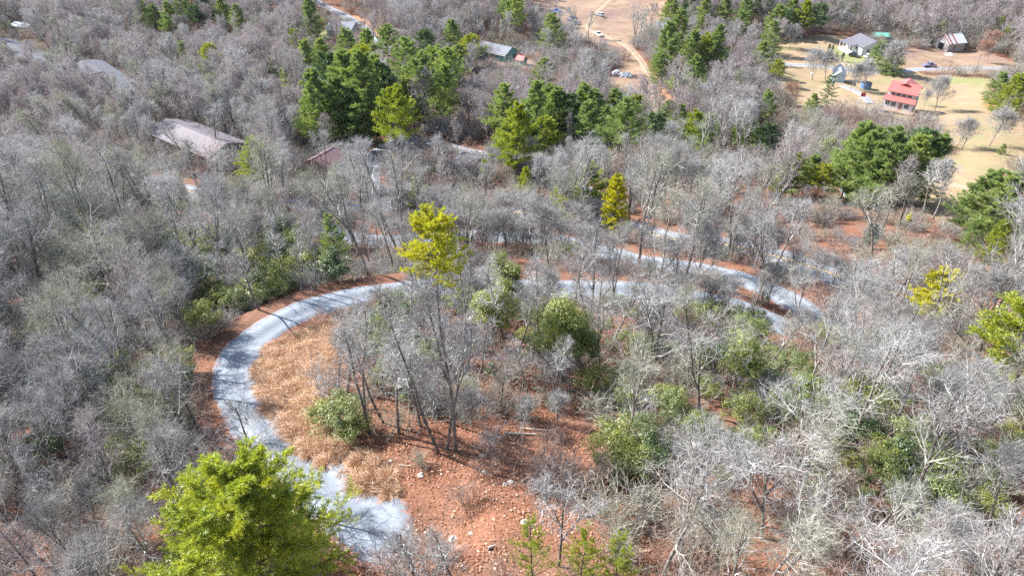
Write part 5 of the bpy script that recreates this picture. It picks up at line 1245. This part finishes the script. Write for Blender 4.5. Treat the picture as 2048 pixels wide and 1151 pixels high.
def single_out(items):
    """items (object, label, pixel x): look-alikes of one spot are told apart by their order from the left"""
    by = {}
    for it in items: by.setdefault(it[1], []).append(it)
    for lab, its in by.items():
        its.sort(key=lambda q: q[2]); n = len(its)
        for k, (o, _l, _x) in enumerate(its, 1):
            if n == 1: o['label'] = lab
            elif n <= 39: o['label'] = lab + ', ' + (('left' if k == 1 else 'right') + ' one of two' if n == 2 else 'leftmost of ' + NUM[n] if k == 1 else 'rightmost of ' + NUM[n] if k == n else ORD[k] + ' of ' + NUM[n] + ' from left')
            else: o['label'] = lab
KEYS_NEAR_L = [('bare', 0), ('bare', 1), ('bare', 2), ('bare', 3), ('bare', 4), ('bare', 5), ('bare', 6), ('bare', 7), ('low', 0), ('low', 1), ('slim', 0), ('slim', 1), ('low', 2), ('bare', 7), ('bare', 2)]
KEYS_NEAR_R = [('oak', 0), ('oak', 1), ('oak', 2), ('oak', 3), ('bare', 0), ('bare', 2), ('bare', 6), ('low', 0), ('low', 1), ('bare', 7), ('low', 2), ('bare', 4), ('slim', 1)]
DESC = {'bare': 'grey bare tree', 'oak': 'crooked pale limbed tree', 'low': 'low twiggy tree', 'slim': 'slender narrow bare tree'}
TW = {5: 'rosy twigged bare tree', 2: 'greenish twigged bare tree', 7: 'olive twigged bare tree'}
sing = []
left = []; nind = len(HB)
for i, (x, y, z, h, bx, by, tx, ty) in enumerate(C_):
    d = math.hypot(x, y)
    if inview[i] and nind < 300:
        ks = KEYS_NEAR_R if tx > 1180 else KEYS_NEAR_L
        key = ks[int(rg.integers(len(ks)))]
        if inpoly(bx, by, SPARSE[2][0]): key = ('slim', int(rg.integers(3)))
        if h < 7 and y > 40: key = ('low', int(rg.integers(3))); h /= .62
        hgt = h * {'bare': 1, 'oak': .85, 'low': .62, 'slim': 1.08}[key[0]]
        size = 'tall' if h > 12.5 else 'medium' if h > 9.5 else 'small'
        rgn = region(tx, (ty + by) / 2 if by < 1151 else ty + 40)
        desc = TW.get(key[1], DESC['bare']) if key[0] == 'bare' else DESC[key[0]]
        e = plant(key, x, y, z, hgt, size + ' ' + desc + ' ' + rgn, 'tree', 'bare_tree', 'bare trees ' + rgn, wide=float(rg.uniform(.9, 1.2)), tilt=(float(rg.normal(0, .05)), float(rg.normal(0, .05))))
        sing.append((e, size + ' ' + desc + ' ' + rgn, tx)); nind += 1
    else: left.append((x, y, z, h, d))
single_out(sing)
print('bare trees: individuals', nind, 'others', len(left))

def scatter(name, lib_keys, pts, rots, scl, idx, label, cat):
    """one object whose geometry nodes set out copies of a few library plants"""
    col = bpy.data.collections.new(name + '_kinds')
    for n_, k in enumerate(lib_keys):
        if isinstance(k, tuple):
            tr, cr_, H = LIB[k]
            bm_parts = []
            for me_, off in ((tr, 0), (cr_, len(tr.materials))):
                v = np.zeros(len(me_.vertices) * 3, np.float32); me_.vertices.foreach_get('co', v); v = v.reshape(-1, 3) / H
                li = np.zeros(len(me_.loops), np.int32); me_.loops.foreach_get('vertex_index', li)
                tt = np.zeros(len(me_.polygons), np.int32); me_.polygons.foreach_get('loop_total', tt)
                ls = np.zeros(len(me_.polygons), np.int32); me_.polygons.foreach_get('loop_start', ls)
                mi = np.zeros(len(me_.polygons), np.int32); me_.polygons.foreach_get('material_index', mi)
                for kk in (3, 4):
                    for m_ in np.unique(mi):
                        sel = (tt == kk) & (mi == m_)
                        if sel.any(): bm_parts.append((v, li[ls[sel][:, None] + np.arange(kk)], int(m_) + off))
            me_ = mesh_from('plant_kind', bm_parts, list(tr.materials) + list(cr_.materials))
        else: me_ = k
        col.objects.link(bpy.data.objects.new('%s_kind_%02d' % (name, n_), me_))
    me = bpy.data.meshes.new(name); me.vertices.add(len(pts)); me.vertices.foreach_set('co', np.asarray(pts, np.float32).ravel())
    a = me.attributes.new('rot', 'FLOAT_VECTOR', 'POINT'); a.data.foreach_set('vector', np.asarray(rots, np.float32).ravel())
    a = me.attributes.new('scl', 'FLOAT_VECTOR', 'POINT'); a.data.foreach_set('vector', np.asarray(scl, np.float32).ravel())
    a = me.attributes.new('idx', 'INT', 'POINT'); a.data.foreach_set('value', np.asarray(idx, np.int32))
    o = obj(name, me); g = bpy.data.node_groups.new(name, 'GeometryNodeTree')
    g.interface.new_socket('Geometry', in_out='INPUT', socket_type='NodeSocketGeometry'); g.interface.new_socket('Geometry', in_out='OUTPUT', socket_type='NodeSocketGeometry')
    gi = g.nodes.new('NodeGroupInput'); go = g.nodes.new('NodeGroupOutput'); ip = g.nodes.new('GeometryNodeInstanceOnPoints'); ci = g.nodes.new('GeometryNodeCollectionInfo')
    ci.inputs['Collection'].default_value = col; ci.inputs['Separate Children'].default_value = True; ci.inputs['Reset Children'].default_value = True
    ip.inputs['Pick Instance'].default_value = True
    def att(n, ty):
        q = g.nodes.new('GeometryNodeInputNamedAttribute'); q.data_type = ty; q.inputs[0].default_value = n; return q.outputs[0]
    L_ = g.links.new
    L_(gi.outputs[0], ip.inputs['Points']); L_(ci.outputs[0], ip.inputs['Instance']); L_(att('idx', 'INT'), ip.inputs['Instance Index'])
    L_(att('rot', 'FLOAT_VECTOR'), ip.inputs['Rotation']); L_(att('scl', 'FLOAT_VECTOR'), ip.inputs['Scale']); L_(ip.outputs[0], go.inputs[0])
    m = o.modifiers.new('scatter', 'NODES'); m.node_group = g
    return tag(o, label, cat, kind='stuff')
LF_ = np.array(left); nl_ = len(LF_)
kinds = [('bare', 0), ('bare', 3), ('low', 1)] + [('mid', i) for i in range(6)] + [('far', i) for i in range(6)]
px_, py_ = proj(LF_[:, 0], LF_[:, 1], LF_[:, 2])
idx = np.where(LF_[:, 4] < 75, rg.integers(0, 3, nl_), np.where(LF_[:, 4] < 170, 3 + rg.integers(0, 6, nl_), 9 + rg.integers(0, 6, nl_)))
# rosy maples gather in patches further away
ros = (np.sin(LF_[:, 0] * .035 + 1) * np.sin(LF_[:, 1] * .045) > .25) & (LF_[:, 4] > 120)
idx = np.where((LF_[:, 3] < 7) & (LF_[:, 4] < 150), 2, idx)
idx = np.where(ros & (rg.random(nl_) < .7), np.where(LF_[:, 4] < 170, 3 + rg.choice([1, 4], nl_), 9 + rg.choice([1, 2, 4], nl_)), idx)
rot = np.c_[rg.normal(0, .05, nl_), rg.normal(0, .05, nl_), rg.uniform(0, 6.28, nl_)]
w_ = LF_[:, 3] * rg.uniform(.9, 1.25, nl_) * np.where(LF_[:, 3] < 7, 1.6, 1)
scatter('distant_bare_woods', kinds, LF_[:, :3], rot, np.c_[w_, w_, LF_[:, 3]], idx, 'dense grey and rosy leafless woods covering the slopes and the valley floor', 'woods')

# evergreen laurel bushes of the understorey
ZL = [([(100, 420), (420, 430), (430, 640), (380, 700), (60, 640)], 52, 'on the left hillside'), ([(400, 500), (690, 480), (640, 590), (470, 640), (400, 700)], 42, 'above the shaded driveway'),
      ([(0, 640), (420, 700), (470, 860), (330, 900), (0, 860)], 30, 'left of the driveway curve'), ([(640, 640), (900, 560), (1110, 580), (1180, 700), (1080, 720), (860, 760), (700, 800)], 40, 'inside the driveway loop'),
      ([(1180, 560), (1500, 620), (1700, 650), (1900, 700), (1700, 850), (1350, 760), (1200, 700)], 35, 'below the driveway bend'), ([(1170, 780), (1500, 780), (1560, 960), (1300, 980), (1180, 920)], 25, 'right of the red leaves'),
      ([(1500, 780), (2048, 800), (2048, 1151), (1760, 1151), (1620, 960)], 41, 'on the lower right slope'), ([(860, 430), (1250, 440), (1250, 530), (860, 560)], 8, 'between driveway and paved road'),
      ([(430, 170), (760, 280), (700, 330), (480, 240)], 8, 'under the big central pines'), ([(860, 30), (1100, 60), (1080, 110), (880, 80)], 4, 'in the brown woods near the top'), ([(0, 860), (300, 900), (330, 1151), (0, 1151)], 3, 'in the lower left corner')]
lc = []
for poly, dns, ph in ZL:
    P_ = [hit(*p) for p in poly]; xs = [p[0] for p in P_]; ys = [p[1] for p in P_]
    n_ = 0
    while n_ < dns:
        x, y = rg.uniform(min(xs), max(xs)), rg.uniform(min(ys), max(ys)); z = float(base_z(x, y)); a, b = proj(x, y, z)
        if inpoly(a, b, poly) and np.min(np.hypot(road_pts[:, 0] - x, road_pts[:, 1] - y) - road_pts[:, 2]) > 1.6 and not any(inpoly(a, b, p) for p in HOLES):
            lc.append((x, y, ph, a)); n_ += 1
rg.shuffle(lc) if False else None
sing = []
sel = rg.permutation(len(lc))[:288]
print('laurels', len(lc), '->', len(sel))
for j in sel:
    x, y, ph, a = lc[j]; u = rg.random(); kd = 'laurel_lime' if u < .42 else 'laurel' if u < .88 else 'laurel_dark'
    h = float(rg.uniform(1.4, 3.6)) * (1.25 if y > 150 else 1.4 if ph == 'on the left hillside' or 'shaded' in ph else .95); nm = {'laurel_lime': 'yellow green', 'laurel': 'mid green', 'laurel_dark': 'dark green'}[kd]
    lab_ = ('large ' if h > 2.9 else 'small ' if h < 2 else '') + nm + ' laurel bush ' + ph
    sing.append((plant((kd, int(rg.integers(3))), x, y, float(terr(x, y)), h, lab_, 'bush', 'laurel_bush', 'laurel bushes ' + ph, wide=float(rg.uniform(.9, 1.3)), part=('stem', 'foliage')), lab_, a))
single_out(sing)
for px, py, h, kd, lab in [(690, 868, 3.3, 'laurel', 'large round green laurel at the edge of the tan grass'), (716, 872, 2.2, 'laurel_lime', 'bright low laurel in front of the large round one'), (662, 850, 2.6, 'laurel_lime', 'yellow tinted laurel touching the tan grass'),
                       (1225, 935, 3.4, 'laurel_lime', 'yellow green laurel at the right edge of the red leaves'), (1262, 950, 2.6, 'laurel_lime', 'second yellow green laurel right of the red leaves'), (820, 800, 2.4, 'laurel', 'green laurel between the slender stems of the loop'),
                       (990, 760, 1.6, 'laurel_dark', 'small blue green bush on red leaves'), (1160, 172, 3.0, 'laurel_lime', 'round yellow green bush right of the mint green shed'), (1148, 166, 2.6, 'laurel_dark', 'dark bush behind the mint green shed')]:
    x, y, z = at(px, py); plant((kd, 1), x, y, z, h, lab, 'bush', 'laurel_bush', 'laurel bushes standing out', wide=1.15, part=('stem', 'foliage'))
for px, py, h, lab in [(1655, 108, 4.6, 'tall brownish columnar shrub, left of two by the farm lawn'), (1661, 112, 4.8, 'tall columnar shrub, right of two by the farm lawn'), (1683, 124, 4.4, 'dark green pointed columnar shrub casting a shadow on the lawn'), (1672, 116, 2.6, 'short columnar shrub between the taller ones')]:
    x, y, z = at(px, py); plant(('column', 0), x, y, z, h, lab, 'shrub', 'columnar_shrub', 'columnar shrubs on the farm lawn', part=('stem', 'foliage'))

# leafless brush: too dense to count
ub = []
for _ in range(10500):
    y = 14 + 330 * rg.random() ** .9; x = rg.uniform(-1, 1) * (24 + y * .82); ub.append((x, y))
ub = np.array(ub); uz = terr(ub[:, 0], ub[:, 1]); a, b = proj(ub[:, 0], ub[:, 1], uz); kp = np.ones(len(ub), bool)
for p in HOLES: kp &= ~inpoly_v(a, b, p)
kp &= ~(inpoly_v(a, b, SPARSE[3][0]) & (rg.random(len(ub)) > .2)); kp &= ~(inpoly_v(a, b, SPARSE[2][0]) & (rg.random(len(ub)) > .95))
for c0_ in range(0, len(ub), 1000):
    q = slice(c0_, c0_ + 1000); d = np.hypot(ub[q, None, 0] - road_pts[None, ::2, 0], ub[q, None, 1] - road_pts[None, ::2, 1]) - road_pts[None, ::2, 2]; kp[q] &= d.min(1) > 1.0
ub = np.c_[ub, uz - .05][kp]; n_ = len(ub); s_ = rg.uniform(.5, 1.3, n_) * np.where(ub[:, 1] > 130, 1.9, 1)
bk = [mesh_from('brush_kind', *bush_bare(600 + i, twig=('twig_brown', 'twig', 'twig_green')[i % 3], limb=('twig_brown', 'twig', 'twig')[i % 3], tw=.013)) for i in range(6)]
scatter('underbrush', bk, ub, np.c_[np.zeros((n_, 2)), rg.uniform(0, 6.28, n_)], np.c_[s_ * 1.2, s_ * 1.2, s_], rg.integers(0, 6, n_), 'tangled brown leafless underbrush between the trees', 'underbrush')

# dry grass on the bank inside the driveway curve
bank = [POLY['tan'][0]]
gt = []
P_ = np.array([hit(*p) for p in bank[0]])
for _ in range(4200):
    x, y = rg.uniform(P_[:, 0].min() - 1, P_[:, 0].max() + 1), rg.uniform(P_[:, 1].min() - 1, P_[:, 1].max() + 1); a, b = proj(x, y, float(base_z(x, y)))
    if inpoly(a, b, bank[0]): gt.append((x, y))
gt = np.array(gt); gt = gt[(gt[:, 1] > np.quantile(gt[:, 1], .1)) | (rg.random(len(gt)) < .3)][:1700]; gz = terr(gt[:, 0], gt[:, 1]); n_ = len(gt)
def tuft(seed):
    r_ = np.random.default_rng(seed); n = 260; a = r_.uniform(0, 6.28, n); q = r_.random(n) ** .5 * .22; st = np.c_[np.cos(a) * q, np.sin(a) * q, np.zeros(n)]
    D = np.c_[np.cos(a) * (.25 + q * 3) + .3, np.sin(a) * (.25 + q * 3) - .15, np.full(n, 1.3)]; P, R, _ = grow(st, D, r_.uniform(.55, .9, n), 6, .09, -.42, .011, .005, r_)
    P[..., 2] = np.maximum(P[..., 2], .02)
    return mesh_from('tuft_kind', [(*ribbons(P, R, r_), 0)], [M['dry_grass']])
tk = [tuft(700 + i) for i in range(5)]
s_ = rg.uniform(.7, 1.4, n_)
scatter('dry_grass', tk, np.c_[gt, gz], np.c_[np.zeros((n_, 2)), rg.normal(0, .6, n_)], np.c_[s_, s_, s_ * rg.uniform(.8, 1.2, n_)], rg.integers(0, 5, n_), 'tan dead grass in matted tufts on the bank inside the driveway curve', 'dry grass')
# fallen leaves lying thick on the open ground at the end of the drive
lv = []
for _ in range(60000):
    px, py = rg.uniform(560, 1320), rg.uniform(600, 1151)
    lv.append((px, py))
lv = np.array(lv)
# cheap projection of many pixels: sample world positions instead
wx = rg.uniform(-18, 16, 90000); wy = rg.uniform(17, 62, 90000); wz = terr(wx, wy); a, b = proj(wx, wy, wz)
kp = (a > 380) & (a < 1400) & (b > 560) & (b < 1200) & ~inpoly_v(a, b, bank[0]) & ((np.sin(wx * .9) * np.sin(wy * 1.1 + 1) + rg.normal(0, .7, len(wx))) > -.2)
for q in range(0, len(wx), 4000):
    s = slice(q, q + 4000); d = np.hypot(wx[s, None] - road_pts[None, ::2, 0], wy[s, None] - road_pts[None, ::2, 1]) - road_pts[None, ::2, 2]; kp[s] &= (d.min(1) > -.2) | (rg.random(len(d)) < .04)
pp = np.c_[wx, wy, wz + .05 + rg.uniform(0, .07, len(wx))][kp]; nn = rg.normal(0, .55, pp.shape) + [0, 0, 1]
third = len(pp) // 3
def leaf_mat(name, c): 
    m = mat_leaf(name, c, .2, 3, (1.1, .9, .6)); return m
LM = [leaf_mat('fallen_leaf_rust', [(.28, .10, .045), (.42, .18, .08)]), leaf_mat('fallen_leaf_tan', [(.40, .21, .12), (.52, .32, .20)]), leaf_mat('fallen_leaf_brown', [(.20, .09, .06), (.33, .17, .11)])]
prt = []
for i in range(3):
    s = slice(i * third, (i + 1) * third); prt.append((*leaves(pp[s], nn[s], rg.uniform(.09, .19, third), rg.uniform(.05, .12, third), rg), i))
tag(obj('fallen_leaves', mesh_from('fallen_leaves', prt, LM)), 'rust coloured fallen leaves covering the open ground by the driveway', 'fallen leaves', kind='stuff')

# logs, rocks and a snag
def log(px, py, px2, py2, r, lab, lift=.12):
    x, y, z = at(px, py); x2, y2, z2 = at(px2, py2); L = math.dist((x, y, z), (x2, y2, z2)); rr = np.random.default_rng(int(px))
    P, R, _ = grow(np.zeros((1, 3)), np.array([[x2 - x, y2 - y, z2 - z]]), [L], 9, .03, 0, [r], [r * .5], rr)
    p, D, rr_, ix, t = spawn(P, R, 5, .35, .95, 30, 65, rr); P2, R2, _ = grow(p, D, L * .16 * (.5 + rr.random(5)), 4, .12, .02, r * .35, .01, rr)
    P2[..., 2] = np.maximum(P2[..., 2], -.1)
    o = obj('fallen_log', mesh_from('fallen_log', [(*tubes(P, R, 7), 0), (*tubes(P2, R2, 4), 0)], [M['log']]), None, (x, y, z + lift)); tag(o, lab, 'log', 'fallen logs and branches')
for a in [(1010, 868, 1150, 872, .10, 'long pale fallen trunk lying across the red leaves'), (1040, 858, 1120, 862, .06, 'thin pale fallen pole behind the long one'), (1150, 996, 1182, 1034, .10, 'pale straight fallen pole at the edge of the brush'), (1292, 1050, 1310, 990, .08, 'upright leaning pale pole by the dark mossy tree'),
          (1062, 776, 1088, 780, .10, 'short pale log in the middle of the loop'), (797, 926, 822, 930, .05, 'short broken stick beside the tan grass'), (1156, 1034, 1180, 1030, .13, 'stubby tan log at the foot of the pale pole'), (975, 1098, 992, 1092, .10, 'short tan log on the red leaves near the bottom'), (65, 840, 82, 846, .10, 'white log among brush at the left')]:
    log(*a)
def rock(px, py, s, lab, seed):
    r_ = np.random.default_rng(seed); x, y, z = at(px, py); n, k = 6, 9; V = []
    for i in range(n + 1):
        ph = math.pi * i / n
        for j in range(k):
            q = s * (.75 + .5 * r_.random()); V.append((q * math.sin(ph) * math.cos(6.283 * j / k) * 1.2, q * math.sin(ph) * math.sin(6.283 * j / k), q * .7 * math.cos(ph)))
    F = [(i * k + j, i * k + (j + 1) % k, (i + 1) * k + (j + 1) % k, (i + 1) * k + j) for i in range(n) for j in range(k)]
    return tag(obj('rock', mesh_from('rock', [(V, F, 0)], [M['rock']]), None, (x, y, z + s * .2)), lab, 'rock', 'loose rocks')
RK = [(764, 927, .2, 'large pale rock where the tan grass meets red leaves'), (841, 944, .2, 'pale rock on open red leaves below the tall trees'), (1022, 965, .2, 'small grey rock near the end of the tree shadow'), (1010, 969, .15, 'smaller rock left of the grey one at the shadow'), (970, 946, .2, 'pale stone beside the tree shadow'), (964, 911, .2, 'tan stone above the tree shadow'),
      (904, 1053, .24, 'light tan rock in the middle of the brown open ground'), (805, 990, .12, 'small white stone beside the gravel'), (780, 918, .14, 'small stone right of the large pale rock'), (588, 678, .3, 'pale boulder at the inner edge of the driveway'), (548, 612, .3, 'grey boulder on the shaded bank'), (556, 608, .22, 'second grey boulder on the shaded bank'), (942, 1055, .13, 'small flat stone on the brown open ground'), (1050, 1045, .2, 'flat stone near the fallen pole')]
for i, a in enumerate(RK): rock(*a, seed=i)
sing = []
for i, (px, py) in enumerate([(1686, 128), (1690, 130), (1695, 129), (1699, 131), (1630, 104), (1634, 107), (1640, 110), (1645, 112), (1627, 100)]):
    lb = 'pale garden stone in the line on the farm lawn' if px > 1680 else 'garden stone in the curved row on the farm lawn'
    sing.append((rock(px, py, .5, lb, 50 + i), lb, px))
single_out(sing)

hz = MB().box(-520, 520, -70, 640, float(gV[(np.abs(gV[:, 0]) < 540) & (gV[:, 1] > -90) & (gV[:, 1] < 660), 2].min()) - 1.5, 0, 0)
hz.p = [(np.array([(q[0], q[1], q[2] if q[2] != 0 else float(max(gV[(np.abs(gV[:, 0]) < 540) & (gV[:, 1] > -90) & (gV[:, 1] < 660), 2].max(), CAMZ) + 4)) for q in V]), F, m) for V, F, m in hz.p]
m, t, out = nt('haze'); v = N(t, 'ShaderNodeVolumePrincipled'); v.inputs['Color'].default_value = (.80, .87, 1.0, 1); v.inputs['Density'].default_value = .00003
v.inputs['Anisotropy'].default_value = .3; t.links.new(v.outputs[0], out.inputs['Volume'])
tag(hz.build('haze', m), kind='stuff')
